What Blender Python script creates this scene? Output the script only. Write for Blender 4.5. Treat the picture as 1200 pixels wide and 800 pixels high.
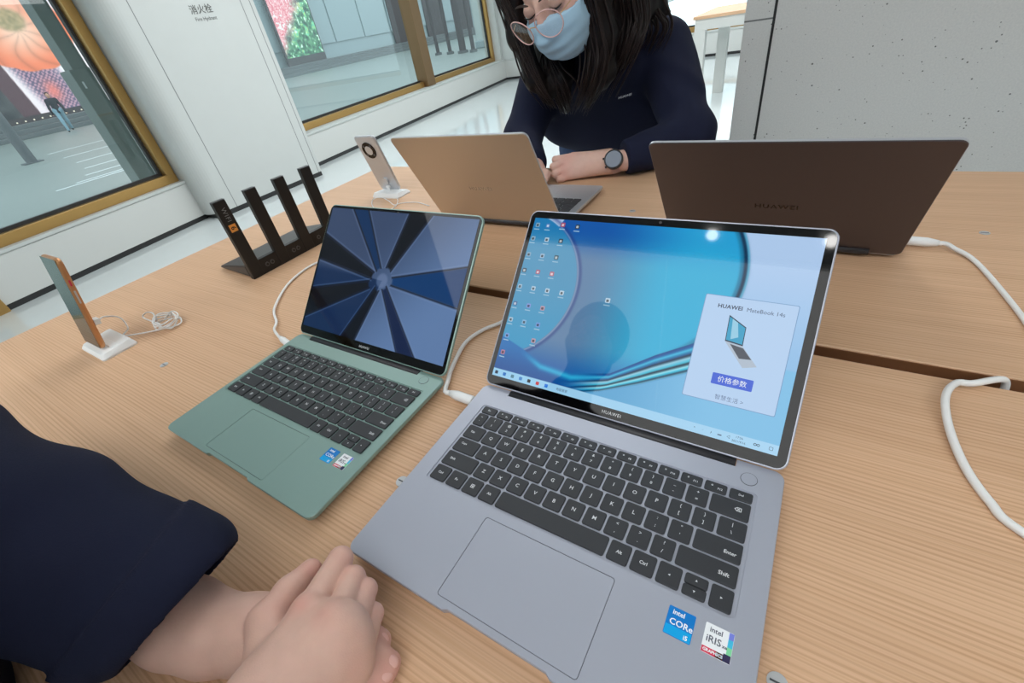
import bpy, bmesh, math, random
import numpy as np
from mathutils import Vector, Matrix

for o in list(bpy.data.objects): bpy.data.objects.remove(o)
SC = bpy.context.scene
COL = SC.collection
R = math.radians
TZ = 0.90                       # height of the table top above the floor

# ---------------------------------------------------------------- camera
F_PX, PITCH, ROLL, CAM_H, YAW = 515.56, 36.267, -11.046, 0.3657, 37.4
def _basis():
    th, r = R(PITCH), R(ROLL)
    fw = np.array([0, math.cos(th), -math.sin(th)]); rt = np.array([1., 0, 0]); up = np.cross(rt, fw)
    rt2 = math.cos(r)*rt + math.sin(r)*up; up2 = -math.sin(r)*rt + math.cos(r)*up
    c, s = math.cos(R(YAW)), math.sin(R(YAW)); Z = np.array([[c, -s, 0], [s, c, 0], [0, 0, 1]])
    return Z@fw, Z@rt2, Z@up2
FW, RT, UPV = _basis()
CAM = np.array([0, 0, TZ + CAM_H])
cd = bpy.data.cameras.new('camera'); cam = bpy.data.objects.new('camera', cd); COL.objects.link(cam)
cd.sensor_fit = 'HORIZONTAL'; cd.sensor_width = 36.0; cd.lens = F_PX/1200*36.0
cd.clip_start = 0.01; cd.clip_end = 400
cam.matrix_world = Matrix(((RT[0], UPV[0], -FW[0], CAM[0]), (RT[1], UPV[1], -FW[1], CAM[1]), (RT[2], UPV[2], -FW[2], CAM[2]), (0, 0, 0, 1)))
SC.camera = cam
def ray(px, py): return FW + RT*(px-600)/F_PX - UPV*(py-400)/F_PX
def PZ(px, py, z=0.0):          # photo pixel -> point at height z above the table top
    d = ray(px, py); return CAM + d*((z+TZ) - CAM[2])/d[2]
def PY(px, py, y):              # photo pixel -> point on the vertical plane y
    d = ray(px, py); return CAM + d*(y/d[1])
def PX(px, py, x):              # photo pixel -> point on the vertical plane x
    d = ray(px, py); return CAM + d*(x/d[0])

# ---------------------------------------------------------------- world, lights, exposure
SC.view_settings.view_transform = 'Standard'; SC.view_settings.look = 'None'
SC.view_settings.exposure = 0.0; SC.view_settings.gamma = 1.0; SC.view_settings.use_curve_mapping = False
w = bpy.data.worlds.new('overcast_sky'); SC.world = w; w.use_nodes = True
w.node_tree.nodes['Background'].inputs[0].default_value = (0.86, 0.95, 1.0, 1)
w.node_tree.nodes['Background'].inputs[1].default_value = 1.9
PANEL_L = 2.5                   # radiance of the luminous ceiling panels

# ---------------------------------------------------------------- helpers
def srgb(r, g, b):
    f = lambda c: (c/255/12.92) if c/255 <= 0.04045 else ((c/255+0.055)/1.055)**2.4
    return (f(r), f(g), f(b), 1.0)
MATS = {}
def mat(name, col=(200, 200, 200), rough=0.5, metal=0.0, spec=0.5, emit=None, estr=1.0, bump=0.0, bscale=200.0, var=0.0, vscale=8.0, coat=0.0, sub=0.0, stretch=(1, 1, 1)):
    m = bpy.data.materials.new(name); m.use_nodes = True; nt = m.node_tree; b = nt.nodes['Principled BSDF']
    c = col if len(col) == 4 else srgb(*col)
    b.inputs['Base Color'].default_value = c; b.inputs['Roughness'].default_value = rough; b.inputs['Metallic'].default_value = metal
    b.inputs['Specular IOR Level'].default_value = spec; b.inputs['Coat Weight'].default_value = coat; b.inputs['Coat Roughness'].default_value = 0.05
    if sub: b.inputs['Subsurface Weight'].default_value = sub; b.inputs['Subsurface Radius'].default_value = (0.012, 0.005, 0.003); b.inputs['Subsurface Scale'].default_value = 0.5
    if emit is not None:
        b.inputs['Emission Color'].default_value = emit if len(emit) == 4 else srgb(*emit); b.inputs['Emission Strength'].default_value = estr
    if bump or var:
        tc = nt.nodes.new('ShaderNodeTexCoord'); mp = nt.nodes.new('ShaderNodeMapping'); mp.inputs['Scale'].default_value = stretch
        nt.links.new(tc.outputs['Object'], mp.inputs['Vector'])
        if var:
            n = nt.nodes.new('ShaderNodeTexNoise'); n.inputs['Scale'].default_value = vscale; n.inputs['Detail'].default_value = 4
            mx = nt.nodes.new('ShaderNodeMix'); mx.data_type = 'RGBA'
            mx.inputs['A'].default_value = tuple(x*(1-var) for x in c[:3])+(1,); mx.inputs['B'].default_value = tuple(min(1, x*(1+var)) for x in c[:3])+(1,)
            nt.links.new(mp.outputs[0], n.inputs['Vector']); nt.links.new(n.outputs['Fac'], mx.inputs['Factor']); nt.links.new(mx.outputs['Result'], b.inputs['Base Color'])
        if bump:
            n2 = nt.nodes.new('ShaderNodeTexNoise'); n2.inputs['Scale'].default_value = bscale; n2.inputs['Detail'].default_value = 3
            bp = nt.nodes.new('ShaderNodeBump'); bp.inputs['Strength'].default_value = bump; bp.inputs['Distance'].default_value = 0.002
            nt.links.new(mp.outputs[0], n2.inputs['Vector']); nt.links.new(n2.outputs['Fac'], bp.inputs['Height']); nt.links.new(bp.outputs[0], b.inputs['Normal'])
    MATS[name] = m; return m
def glass_mat(name, tint=(0.86, 0.95, 0.95), rough=0.0, refl=1.5):
    m = bpy.data.materials.new(name); m.use_nodes = True; nt = m.node_tree; nt.nodes.remove(nt.nodes['Principled BSDF'])
    out = nt.nodes['Material Output']; t = nt.nodes.new('ShaderNodeBsdfTransparent'); t.inputs[0].default_value = tint+(1,)
    g = nt.nodes.new('ShaderNodeBsdfGlossy'); g.inputs['Roughness'].default_value = rough
    lw = nt.nodes.new('ShaderNodeLayerWeight'); lw.inputs[0].default_value = 0.5; pw = nt.nodes.new('ShaderNodeMath'); pw.operation = 'POWER'; pw.inputs[1].default_value = 5.0; nt.links.new(lw.outputs['Facing'], pw.inputs[0])
    fr = nt.nodes.new('ShaderNodeMath'); fr.operation = 'MULTIPLY_ADD'; fr.inputs[1].default_value = 0.94; fr.inputs[2].default_value = 0.05; nt.links.new(pw.outputs[0], fr.inputs[0]); mx = nt.nodes.new('ShaderNodeMixShader')
    nt.links.new(fr.outputs[0], mx.inputs[0]); nt.links.new(t.outputs[0], mx.inputs[1]); nt.links.new(g.outputs[0], mx.inputs[2]); nt.links.new(mx.outputs[0], out.inputs[0])
    MATS[name] = m; return m
def attr_mat(name, rough=0.5, estr=0.0, spec=0.5, tint=1.0):
    """colour comes from the mesh's own 'paint' attribute (print, screens)"""
    m = bpy.data.materials.new(name); m.use_nodes = True; nt = m.node_tree; b = nt.nodes['Principled BSDF']
    a = nt.nodes.new('ShaderNodeAttribute'); a.attribute_name = 'paint'
    b.inputs['Roughness'].default_value = rough; b.inputs['Specular IOR Level'].default_value = spec
    if estr:
        b.inputs['Base Color'].default_value = (0.004, 0.004, 0.005, 1)
        nt.links.new(a.outputs['Color'], b.inputs['Emission Color']); b.inputs['Emission Strength'].default_value = estr
    else: nt.links.new(a.outputs['Color'], b.inputs['Base Color'])
    MATS[name] = m; return m
def wood_mat(name, light=(218, 180, 147), dark=(206, 166, 131)):
    m = bpy.data.materials.new(name); m.use_nodes = True; nt = m.node_tree; b = nt.nodes['Principled BSDF']
    tc = nt.nodes.new('ShaderNodeTexCoord')
    def noise(sc, scale, det, rg=0.5):
        mp = nt.nodes.new('ShaderNodeMapping'); mp.inputs['Scale'].default_value = sc; nt.links.new(tc.outputs['Object'], mp.inputs['Vector'])
        n = nt.nodes.new('ShaderNodeTexNoise'); n.inputs['Scale'].default_value = scale; n.inputs['Detail'].default_value = det; n.inputs['Roughness'].default_value = rg
        nt.links.new(mp.outputs[0], n.inputs['Vector']); return n
    fine = noise((2.5, 520, 20), 1.0, 2, 0.5); broad = noise((0.8, 9, 3), 1.5, 3); mask = noise((3.0, 55, 3), 1.0, 2)
    mp = nt.nodes.new('ShaderNodeMapping'); mp.inputs['Scale'].default_value = (0.06, 1, 1); nt.links.new(tc.outputs['Object'], mp.inputs['Vector'])
    wv = nt.nodes.new('ShaderNodeTexWave'); wv.wave_type = 'BANDS'; wv.bands_direction = 'Y'; wv.inputs['Scale'].default_value = 70; wv.inputs['Distortion'].default_value = 5.0; wv.inputs['Detail'].default_value = 3; wv.inputs['Detail Scale'].default_value = 0.8
    nt.links.new(mp.outputs[0], wv.inputs['Vector'])
    wm = nt.nodes.new('ShaderNodeMath'); wm.operation = 'MULTIPLY_ADD'; wm.inputs[1].default_value = -1.1; nt.links.new(mask.outputs['Fac'], wm.inputs[0]); nt.links.new(wv.outputs['Fac'], wm.inputs[2])
    class _P: pass
    pores = _P(); pores.outputs = {'Fac': wm.outputs[0]}
    def ramp(src, a, c, ca, cb):
        r = nt.nodes.new('ShaderNodeValToRGB'); r.color_ramp.elements[0].position = a; r.color_ramp.elements[1].position = c
        r.color_ramp.elements[0].color = ca; r.color_ramp.elements[1].color = cb; nt.links.new(src.outputs['Fac'], r.inputs['Fac']); return r
    L, D = srgb(*light), srgb(*dark)
    r1 = ramp(fine, 0.30, 0.66, D, L); r2 = ramp(broad, 0.3, 0.7, (0.96, 0.955, 0.95, 1), (1.02, 1.02, 1.015, 1)); r3 = ramp(pores, 0.0, 0.42, (1, 1, 1, 1), (0.86, 0.825, 0.79, 1))
    def mul(x, y):
        k = nt.nodes.new('ShaderNodeMix'); k.data_type = 'RGBA'; k.blend_type = 'MULTIPLY'; k.inputs['Factor'].default_value = 1
        nt.links.new(x, k.inputs['A']); nt.links.new(y, k.inputs['B']); return k.outputs['Result']
    nt.links.new(mul(mul(r1.outputs[0], r2.outputs[0]), r3.outputs[0]), b.inputs['Base Color'])
    bp = nt.nodes.new('ShaderNodeBump'); bp.inputs['Strength'].default_value = 0.12; bp.inputs['Distance'].default_value = 0.001
    nt.links.new(fine.outputs['Fac'], bp.inputs['Height']); nt.links.new(bp.outputs[0], b.inputs['Normal'])
    b.inputs['Roughness'].default_value = 0.46; b.inputs['Specular IOR Level'].default_value = 0.35
    MATS[name] = m; return m
def concrete_mat(name):
    m = bpy.data.materials.new(name); m.use_nodes = True; nt = m.node_tree; b = nt.nodes['Principled BSDF']
    tc = nt.nodes.new('ShaderNodeTexCoord')
    vo = nt.nodes.new('ShaderNodeTexVoronoi'); vo.inputs['Scale'].default_value = 72; nt.links.new(tc.outputs['Object'], vo.inputs['Vector'])
    n1 = nt.nodes.new('ShaderNodeTexNoise'); n1.inputs['Scale'].default_value = 30; nt.links.new(tc.outputs['Object'], n1.inputs['Vector'])
    ad = nt.nodes.new('ShaderNodeMath'); ad.operation = 'MULTIPLY_ADD'; ad.inputs[1].default_value = 0.55; nt.links.new(n1.outputs['Fac'], ad.inputs[0]); nt.links.new(vo.outputs['Distance'], ad.inputs[2])
    r = nt.nodes.new('ShaderNodeValToRGB'); r.color_ramp.elements[0].position = 0.30; r.color_ramp.elements[1].position = 0.36
    r.color_ramp.elements[0].color = srgb(120, 122, 122); r.color_ramp.elements[1].color = (1, 1, 1, 1); nt.links.new(ad.outputs[0], r.inputs['Fac'])
    n2 = nt.nodes.new('ShaderNodeTexNoise'); n2.inputs['Scale'].default_value = 240; n2.inputs['Detail'].default_value = 5; nt.links.new(tc.outputs['Object'], n2.inputs['Vector'])
    r2 = nt.nodes.new('ShaderNodeValToRGB'); r2.color_ramp.elements[0].color = srgb(205, 207, 206); r2.color_ramp.elements[1].color = srgb(216, 217, 215); r2.color_ramp.elements[0].position = .3; r2.color_ramp.elements[1].position = .7
    nt.links.new(n2.outputs['Fac'], r2.inputs['Fac'])
    k = nt.nodes.new('ShaderNodeMix'); k.data_type = 'RGBA'; k.blend_type = 'MULTIPLY'; k.inputs['Factor'].default_value = 1
    nt.links.new(r2.outputs[0], k.inputs['A']); nt.links.new(r.outputs[0], k.inputs['B']); nt.links.new(k.outputs['Result'], b.inputs['Base Color'])
    b.inputs['Roughness'].default_value = 0.75; MATS[name] = m; return m

def link(name, me, material=None, parent=None, smooth=False, loc=None):
    if material is not None and len(me.materials) == 0: me.materials.append(MATS[material] if isinstance(material, str) else material)
    if smooth:
        for p in me.polygons: p.use_smooth = True
    o = bpy.data.objects.new(name, me); COL.objects.link(o)
    if parent is not None: o.parent = parent
    if loc is not None: o.location = loc
    return o
def tag(o, label=None, cat=None, group=None, kind=None):
    if label: o['label'] = label
    if cat: o['category'] = cat
    if group: o['group'] = group
    if kind: o['kind'] = kind
    return o
def thing(name, label, cat, loc=(0, 0, 0), rz=0.0, group=None, kind=None):
    o = bpy.data.objects.new(name, None); COL.objects.link(o); o.empty_display_size = 0.05
    o.location = tuple(float(x) for x in loc); o.rotation_euler = (0, 0, rz); return tag(o, label, cat, group, kind)
def me_from(name, v, f):
    me = bpy.data.meshes.new(name); me.from_pydata([tuple(float(c) for c in p) for p in v], [], [tuple(int(i) for i in q) for q in f]); me.update(); return me
def bm_me(name, bm):
    bmesh.ops.recalc_face_normals(bm, faces=bm.faces[:]); me = bpy.data.meshes.new(name); bm.to_mesh(me); bm.free(); return me
def box_me(name, x0, x1, y0, y1, z0, z1, bev=0.0, seg=2):
    bm = bmesh.new(); bmesh.ops.create_cube(bm, size=1.0)
    for v in bm.verts: v.co = Vector((x0+(v.co.x+.5)*(x1-x0), y0+(v.co.y+.5)*(y1-y0), z0+(v.co.z+.5)*(z1-z0)))
    if bev: bmesh.ops.bevel(bm, geom=bm.edges[:], offset=bev, segments=seg, affect='EDGES', profile=0.5)
    return bm_me(name, bm)
def xform(me, M):
    me.transform(M); me.update(); return me
def cyl_me(name, r, z0, z1, n=24, r2=None):
    bm = bmesh.new(); bmesh.ops.create_cone(bm, cap_ends=True, segments=n, radius1=r, radius2=r if r2 is None else r2, depth=z1-z0)
    bmesh.ops.translate(bm, vec=(0, 0, (z0+z1)/2), verts=bm.verts[:]); return bm_me(name, bm)
def rrect(x0, x1, y0, y1, r, n=5):
    pts = []
    for cx, cy, a0 in ((x1-r, y0+r, -90), (x1-r, y1-r, 0), (x0+r, y1-r, 90), (x0+r, y0+r, 180)):
        for i in range(n+1):
            a = R(a0+90*i/n); pts.append((cx+r*math.cos(a), cy+r*math.sin(a)))
    return pts
def loft_me(name, rings, cap=True):
    """rings: list of closed loops (same count) of 3-D points"""
    n = len(rings[0]); v = [p for r in rings for p in r]; f = []
    for k in range(len(rings)-1):
        for i in range(n): f.append((k*n+i, k*n+(i+1) % n, (k+1)*n+(i+1) % n, (k+1)*n+i))
    if cap: f.append(tuple(reversed(range(n)))); f.append(tuple((len(rings)-1)*n+i for i in range(n)))
    me = me_from(name, v, f); bm = bmesh.new(); bm.from_mesh(me); bmesh.ops.recalc_face_normals(bm, faces=bm.faces[:]); bm.to_mesh(me); bm.free(); return me
def slab_me(name, x0, x1, y0, y1, z0, z1, r=0.005, bev=0.0006, n=5):
    """rounded-corner slab with a small chamfer on its top edge"""
    a = rrect(x0, x1, y0, y1, r, n); b = rrect(x0+bev, x1-bev, y0+bev, y1-bev, max(r-bev, 1e-4), n)
    return loft_me(name, [[(x, y, z0) for x, y in a], [(x, y, z1-bev) for x, y in a], [(x, y, z1) for x, y in b]])
def flat_me(name, pts):         # planar polygon from 3-D points
    return me_from(name, pts, [tuple(range(len(pts)))])
def catmull(P, n=8):
    P = [np.array(p, float) for p in P]; P = [2*P[0]-P[1]]+P+[2*P[-1]-P[-2]]; out = []
    for i in range(1, len(P)-2):
        for k in range(n):
            t = k/n; a, b, c, d = P[i-1:i+3]
            out.append(0.5*((2*b)+(-a+c)*t+(2*a-5*b+4*c-d)*t*t+(-a+3*b-3*c+d)*t**3))
    out.append(P[-2]); return out
def tube_me(name, pts, rad, n=8, cap=True, flat=1.0, closed=False):
    pts = [np.array(p, float) for p in pts]; rads = rad if hasattr(rad, '__len__') else [rad]*len(pts); v = []; f = []; nrm = None; m = len(pts)
    for i, p in enumerate(pts):
        if closed: t = pts[(i+1) % m]-pts[i-1]
        else: t = pts[min(i+1, m-1)]-pts[max(i-1, 0)]
        t = t/(np.linalg.norm(t)+1e-12)
        if nrm is None:
            a = np.array([0, 0, 1.]) if abs(t[2]) < .9 else np.array([1., 0, 0]); nrm = np.cross(t, a)
        nrm = nrm-t*(nrm@t); nrm /= np.linalg.norm(nrm)+1e-12; b = np.cross(t, nrm)
        for k in range(n):
            a = 2*math.pi*k/n; v.append(p+rads[i]*(math.cos(a)*nrm+math.sin(a)*b*flat))
    for i in range(m if closed else m-1):
        j = (i+1) % m
        for k in range(n): f.append((i*n+k, i*n+(k+1) % n, j*n+(k+1) % n, j*n+k))
    if cap and not closed: f.append(tuple(reversed(range(n)))); f.append(tuple((m-1)*n+k for k in range(n)))
    me = me_from(name, v, f)
    for p in me.polygons: p.use_smooth = len(p.vertices) == 4
    return me
_text = {}
def text_me(body, size=0.005, align='CENTER', res=2, space=1.0, yalign='CENTER', bold=0.0):
    key = (body, size, align, res, space, yalign, bold)
    if key in _text: return _text[key].copy()
    c = bpy.data.curves.new('txt', 'FONT'); c.body = body; c.size = size; c.align_x = align; c.align_y = yalign; c.resolution_u = res; c.space_character = space; c.offset = bold
    o = bpy.data.objects.new('txt', c); me = bpy.data.meshes.new_from_object(o); me.materials.clear()
    bpy.data.objects.remove(o); bpy.data.curves.remove(c); _text[key] = me; return me.copy()
def frame_mat(o, X, Y, Z=None):
    X = Vector(X); Y = Vector(Y); Z = X.cross(Y) if Z is None else Vector(Z)
    return Matrix(((X.x, Y.x, Z.x, o[0]), (X.y, Y.y, Z.y, o[1]), (X.z, Y.z, Z.z, o[2]), (0, 0, 0, 1)))
def raster_me(name, fn, W, H, nx, ny):
    """flat picture: a fine grid in the XY plane (0..W, 0..H) whose vertices carry fn(x,y) colours (sRGB 0..255)"""
    xs = np.linspace(0, W, nx); ys = np.linspace(0, H, ny); X, Y = np.meshgrid(xs, ys)
    rgb = np.clip(np.asarray(fn(X, Y), float), 0, 255)/255; lin = np.where(rgb <= .04045, rgb/12.92, ((rgb+.055)/1.055)**2.4)
    me = bpy.data.meshes.new(name); nv = nx*ny; me.vertices.add(nv)
    me.vertices.foreach_set('co', np.stack([X, Y, np.zeros_like(X)], -1).astype(np.float32).ravel())
    i = (np.arange(ny-1)[:, None]*nx+np.arange(nx-1)[None]).ravel(); q = np.stack([i, i+1, i+nx+1, i+nx], -1).astype(np.int32)
    me.loops.add(q.size); me.polygons.add(len(q)); me.loops.foreach_set('vertex_index', q.ravel()); me.polygons.foreach_set('loop_start', np.arange(0, q.size, 4, dtype=np.int32))
    me.update(calc_edges=True); at = me.color_attributes.new('paint', 'FLOAT_COLOR', 'POINT')
    at.data.foreach_set('color', np.concatenate([lin, np.ones(lin.shape[:2]+(1,))], -1).astype(np.float32).ravel()); return me

# ---- smooth solids: signed distance field -> surface nets (people)
def smin(a, b, k): h = np.clip(0.5+0.5*(b-a)/k, 0, 1); return b+(a-b)*h-k*h*(1-h)
class Field:
    def __init__(s, lo, hi, h):
        s.lo = np.array(lo, float); s.h = h; n = np.ceil((np.array(hi)-s.lo)/h).astype(int)+1
        g = [s.lo[i]+h*np.arange(n[i]) for i in range(3)]; s.P = np.stack(np.meshgrid(*g, indexing='ij'), -1).astype(np.float32); s.d = np.full(s.P.shape[:3], 10., np.float32)
    def cone(s, a, b, r1, r2):
        a = np.asarray(a, np.float32); b = np.asarray(b, np.float32); ba = b-a; t = np.clip(((s.P-a)@ba)/max(float(ba@ba), 1e-12), 0, 1)
        return np.linalg.norm(s.P-a-t[..., None]*ba, axis=-1)-(r1+(r2-r1)*t)
    def ell(s, c, r, M=None):
        q = s.P-np.asarray(c, np.float32)
        if M is not None: q = q@np.asarray(M, np.float32)      # columns of M = local axes
        r = np.asarray(r, np.float32); k0 = np.linalg.norm(q/r, axis=-1); k1 = np.linalg.norm(q/(r*r), axis=-1)+1e-9; return k0*(k0-1)/k1
    def add(s, d, k=0.01): s.d = smin(s.d, d, k) if k > 0 else np.minimum(s.d, d)
    def addc(s, a, b, r1, r2, k=0.01):                         # cone, evaluated only in its own neighbourhood
        a = np.asarray(a, float); b = np.asarray(b, float); m = max(r1, r2)+2*k+3*s.h
        i0 = np.maximum(np.floor((np.minimum(a, b)-m-s.lo)/s.h).astype(int), 0); i1 = np.minimum(np.ceil((np.maximum(a, b)+m-s.lo)/s.h).astype(int)+1, s.d.shape)
        if (i1 <= i0).any(): return
        q = tuple(slice(x, y) for x, y in zip(i0, i1)); P = s.P[q]; a = a.astype(np.float32); ba = b.astype(np.float32)-a; t = np.clip(((P-a)@ba)/max(float(ba@ba), 1e-12), 0, 1)
        dd = np.linalg.norm(P-a-t[..., None]*ba, axis=-1)-(r1+(r2-r1)*t); s.d[q] = smin(s.d[q], dd, k)
    def chain(s, pts, rads, k=0.01):
        for i in range(len(pts)-1): s.addc(pts[i], pts[i+1], rads[i], rads[i+1], k)
    def cut(s, d, k=0.004): s.d = -smin(-s.d, d, k)            # remove where d < 0
    def mesh(s, name):
        v = s.d; ins = v < 0; c = [(i, j, k) for i in (0, 1) for j in (0, 1) for k in (0, 1)]; N = [n-1 for n in v.shape]
        sl = lambda o: tuple(slice(o[i], o[i]+N[i]) for i in range(3)); cnt = sum(ins[sl(o)].astype(np.int8) for o in c); act = np.argwhere((cnt > 0) & (cnt < 8))
        idx = np.full(N, -1, np.int64); idx[tuple(act.T)] = np.arange(len(act)); pos = np.zeros((len(act), 3)); num = np.zeros(len(act))
        for a in range(8):
            for b in range(a+1, 8):
                oa, ob = np.array(c[a]), np.array(c[b])
                if np.abs(oa-ob).sum() != 1: continue
                va = v[tuple((act+oa).T)]; vb = v[tuple((act+ob).T)]; x = (va < 0) != (vb < 0); t = np.where(x, va/np.where(x, va-vb, 1), 0)
                pos += np.where(x[:, None], oa+t[:, None]*(ob-oa), 0); num += x
        pos = s.lo+s.h*(act+pos/np.maximum(num, 1)[:, None]); F = []
        for ax in range(3):
            u, w_ = [(1, 2), (2, 0), (0, 1)][ax]
            s0 = [slice(1, -1)]*3; s0[ax] = slice(0, -1); s1 = list(s0); s1[ax] = slice(1, None)
            A, B = ins[tuple(s0)], ins[tuple(s1)]; e = np.argwhere(A != B); off = np.ones(3, int); off[ax] = 0; flip = A[tuple(e.T)]; e = e+off
            du = np.zeros(3, int); du[u] = 1; dw = np.zeros(3, int); dw[w_] = 1
            q = np.stack([idx[tuple((e-du-dw).T)], idx[tuple((e-dw).T)], idx[tuple(e.T)], idx[tuple((e-du).T)]], -1); q[~flip] = q[~flip][:, ::-1]; F.append(q)
        F = np.concatenate(F); F = F[(F >= 0).all(1)]
        me = bpy.data.meshes.new(name); me.vertices.add(len(pos)); me.vertices.foreach_set('co', pos.astype(np.float32).ravel())
        me.loops.add(F.size); me.polygons.add(len(F)); me.loops.foreach_set('vertex_index', F.astype(np.int32).ravel()); me.polygons.foreach_set('loop_start', np.arange(0, F.size, 4, dtype=np.int32))
        me.update(calc_edges=True); me.validate()
        for p in me.polygons: p.use_smooth = True
        return me

# ---------------------------------------------------------------- materials
wood_mat('wood'); wood_mat('wood_shaded', (140, 96, 64), (104, 68, 44)); concrete_mat('concrete')  # second wood tone has the slot's shade put into its colour
mat('white_wall', (196, 200, 198), 0.55, var=0.02); mat('white_panel', (206, 208, 205), 0.4); mat('seam', (120, 124, 124), 0.7)
mat('floor', (214, 222, 223), 0.07, spec=0.9, var=0.015); mat('black_base', (34, 35, 36), 0.5); mat('gold', (176, 140, 84), 0.38, metal=0.75); mat('bronze', (122, 96, 66), 0.4, metal=0.5)
mat('ceiling', (205, 208, 210), 0.8); mat('panel_light', (255, 255, 255), 0.5, emit=(1, 1, 1, 1), estr=PANEL_L); mat('spot_light', (255, 255, 255), 0.5, emit=(1, .98, .95, 1), estr=30.0)
glass_mat('pane', (0.92, 0.975, 0.975)); mat('rubber', (26, 26, 27), 0.6)
mat('grey_alu', (176, 180, 193), 0.36, metal=0.35, var=0.015, vscale=3); mat('green_alu', (142, 170, 163), 0.36, metal=0.35, var=0.015, vscale=3)
mat('gold_alu', (196, 182, 164), 0.34, metal=0.6); mat('silver_alu', (196, 199, 204), 0.34, metal=0.6); mat('shaded_alu', (94, 88, 92), 0.34, metal=0.7)  # last alloy: space grey with dark reflections put into its colour
mat('key', (45, 47, 51), 0.5, var=0.03, vscale=60); mat('legend', (225, 228, 230), 0.6); mat('bezel', (5, 5, 6), 0.04, spec=0.34); mat('hinge', (44, 44, 48), 0.45); mat('line', (92, 94, 100), 0.5)
mat('plastic_white', (236, 238, 238), 0.35); mat('cable_white', (232, 233, 232), 0.45); mat('router_black', (12, 12, 14), 0.42, bump=0.1, bscale=500); mat('router_top', (48, 50, 54), 0.4)
mat('steel', (200, 202, 204), 0.4, metal=0.45); mat('steel_dark', (88, 90, 94), 0.35, metal=0.7); mat('brass', (206, 150, 104), 0.3, metal=0.6); mat('orange_print', (226, 150, 66), 0.5)
attr_mat('display', 0.03, 0.92, 0.26); attr_mat('print', 0.35); attr_mat('led_wall', 0.5, 1.25)
def glow(name, rgb, s=1.0):
    if name not in MATS: mat(name, (4, 4, 5), 0.03, emit=rgb, estr=s*.92, spec=.26)
    return name
# ================================================================ the room
def struct(name, me, m, parent=None, label=None):
    o = link(name, me, m, parent)
    if parent is None: tag(o, label, kind='structure')
    return o
fl = [(-5.3, -6.0), (5.0, -6.0), (5.0, 10.75), (-6.85, 10.75), (-5.95, 4.2), (-5.6, 3.2), (-5.55, 1.9), (-5.25, 0.3)]
struct('floor', loft_me('floor', [[(x, y, -.1) for x, y in fl], [(x, y, 0.) for x, y in fl]]), 'floor', label='polished white reflective shop floor')
struct('ceiling', box_me('ceiling', -7.6, 5.0, -6.0, 11.2, 3.2, 3.3), 'ceiling', label='plain pale shop ceiling out of frame')
FRAME_H = 3.2
def wall_frame(A, B):
    A = Vector((A[0], A[1], 0)); B = Vector((B[0], B[1], 0)); u = (B-A).normalized(); n = Vector((u.y, -u.x, 0))
    if n.dot(-A) < 0: n = -n
    return A, u, n, (B-A).length
def wbox(name, Wf, u0, u1, n0, n1, z0, z1, bev=0.0):       # box in a wall's own frame (u along, n into the room)
    A, u, n, L = Wf; me = box_me(name, u0, u1, n0, n1, z0, z1, bev)
    M = frame_mat(A, u, n, (0, 0, 1)); me.transform(M)
    bm = bmesh.new(); bm.from_mesh(me); bmesh.ops.recalc_face_normals(bm, faces=bm.faces[:]); bm.to_mesh(me); bm.free(); return me
WL = wall_frame((-5.448, 2.19), (-5.178, 0.365))            # left window wall, from the pillar towards the door
WF = wall_frame((-5.72, 4.033), (-6.575, 10.433))           # far window wall
WB = wall_frame((-6.50, 10.40), (-0.6, 10.62))              # back wall
SILL = 0.385
def sill_wall(name, Wf, u0, u1, label):
    o = struct(name, wbox(name, Wf, u0, u1, -0.42, 0.0, 0.045, SILL, 0.004), 'white_panel', label=label)
    struct('sill_ledge', wbox('sill_ledge', Wf, u0, u1, -0.42, 0.012, SILL+.003, SILL+0.03, 0.003), 'white_wall', o)
    return o
sill_wall('wall_left', WL, 0.0, WL[3], 'low white sill wall below the left shop window')
sill_wall('wall_far_left', WF, -0.45, WF[3], 'low white sill wall below the far pair of windows')
sill_wall('wall_back', WB, -0.1, 6.6, 'low white sill wall below the bright back window')
struct('baseboard_left', wbox('b', WL, 0, WL[3], -0.3, -0.006, 0.0, 0.046), 'black_base', label='black baseboard strip under the left sill wall')
struct('baseboard_far_left', wbox('b', WF, -0.45, WF[3], -0.3, -0.006, 0.0, 0.046), 'black_base', label='black baseboard strip under the far sill wall')
struct('baseboard_back', wbox('b', WB, -0.1, 6.6, -0.3, -0.006, 0.0, 0.046), 'black_base', label='black baseboard strip along the back wall')
# pillar between the windows
PXF = -5.215
pil = struct('wall_pillar', box_me('p', -5.95, PXF, 2.16, 3.60, 0.05, 3.25, 0.0), 'white_wall', label='white panelled pillar between the two shop windows')
bmp = bmesh.new(); bmp.from_mesh(pil.data); eds = [e for e in bmp.edges if abs(e.verts[0].co.x-PXF) < 1e-4 and abs(e.verts[1].co.x-PXF) < 1e-4 and abs(e.verts[0].co.z-e.verts[1].co.z) > 1]
left_e = [e for e in eds if abs(e.verts[0].co.y-2.16) < 1e-3]
bmesh.ops.bevel(bmp, geom=left_e, offset=0.17, segments=10, affect='EDGES', profile=0.5); bmp.to_mesh(pil.data); bmp.free()
for p in pil.data.polygons: p.use_smooth = False
for y in (2.42, 3.455, 3.555): struct('panel_seam', box_me('s', PXF-.004, PXF+.0012, y-.003, y+.003, 0.05, 3.2), 'seam', pil)
t = xform(text_me('消火栓', 0.075, bold=0.001), frame_mat((PXF+.0016, 3.02, TZ+.845), (0, 1, 0), (0, 0, 1))); struct('sign_text', t, mat('sign_ink', (96, 98, 96), .6), pil)
t = xform(text_me('Fire Hydrant', 0.042, bold=0.0004), frame_mat((PXF+.0016, 3.03, TZ+.775), (0, 1, 0), (0, 0, 1))); struct('sign_text', t, 'sign_ink', pil)
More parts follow.
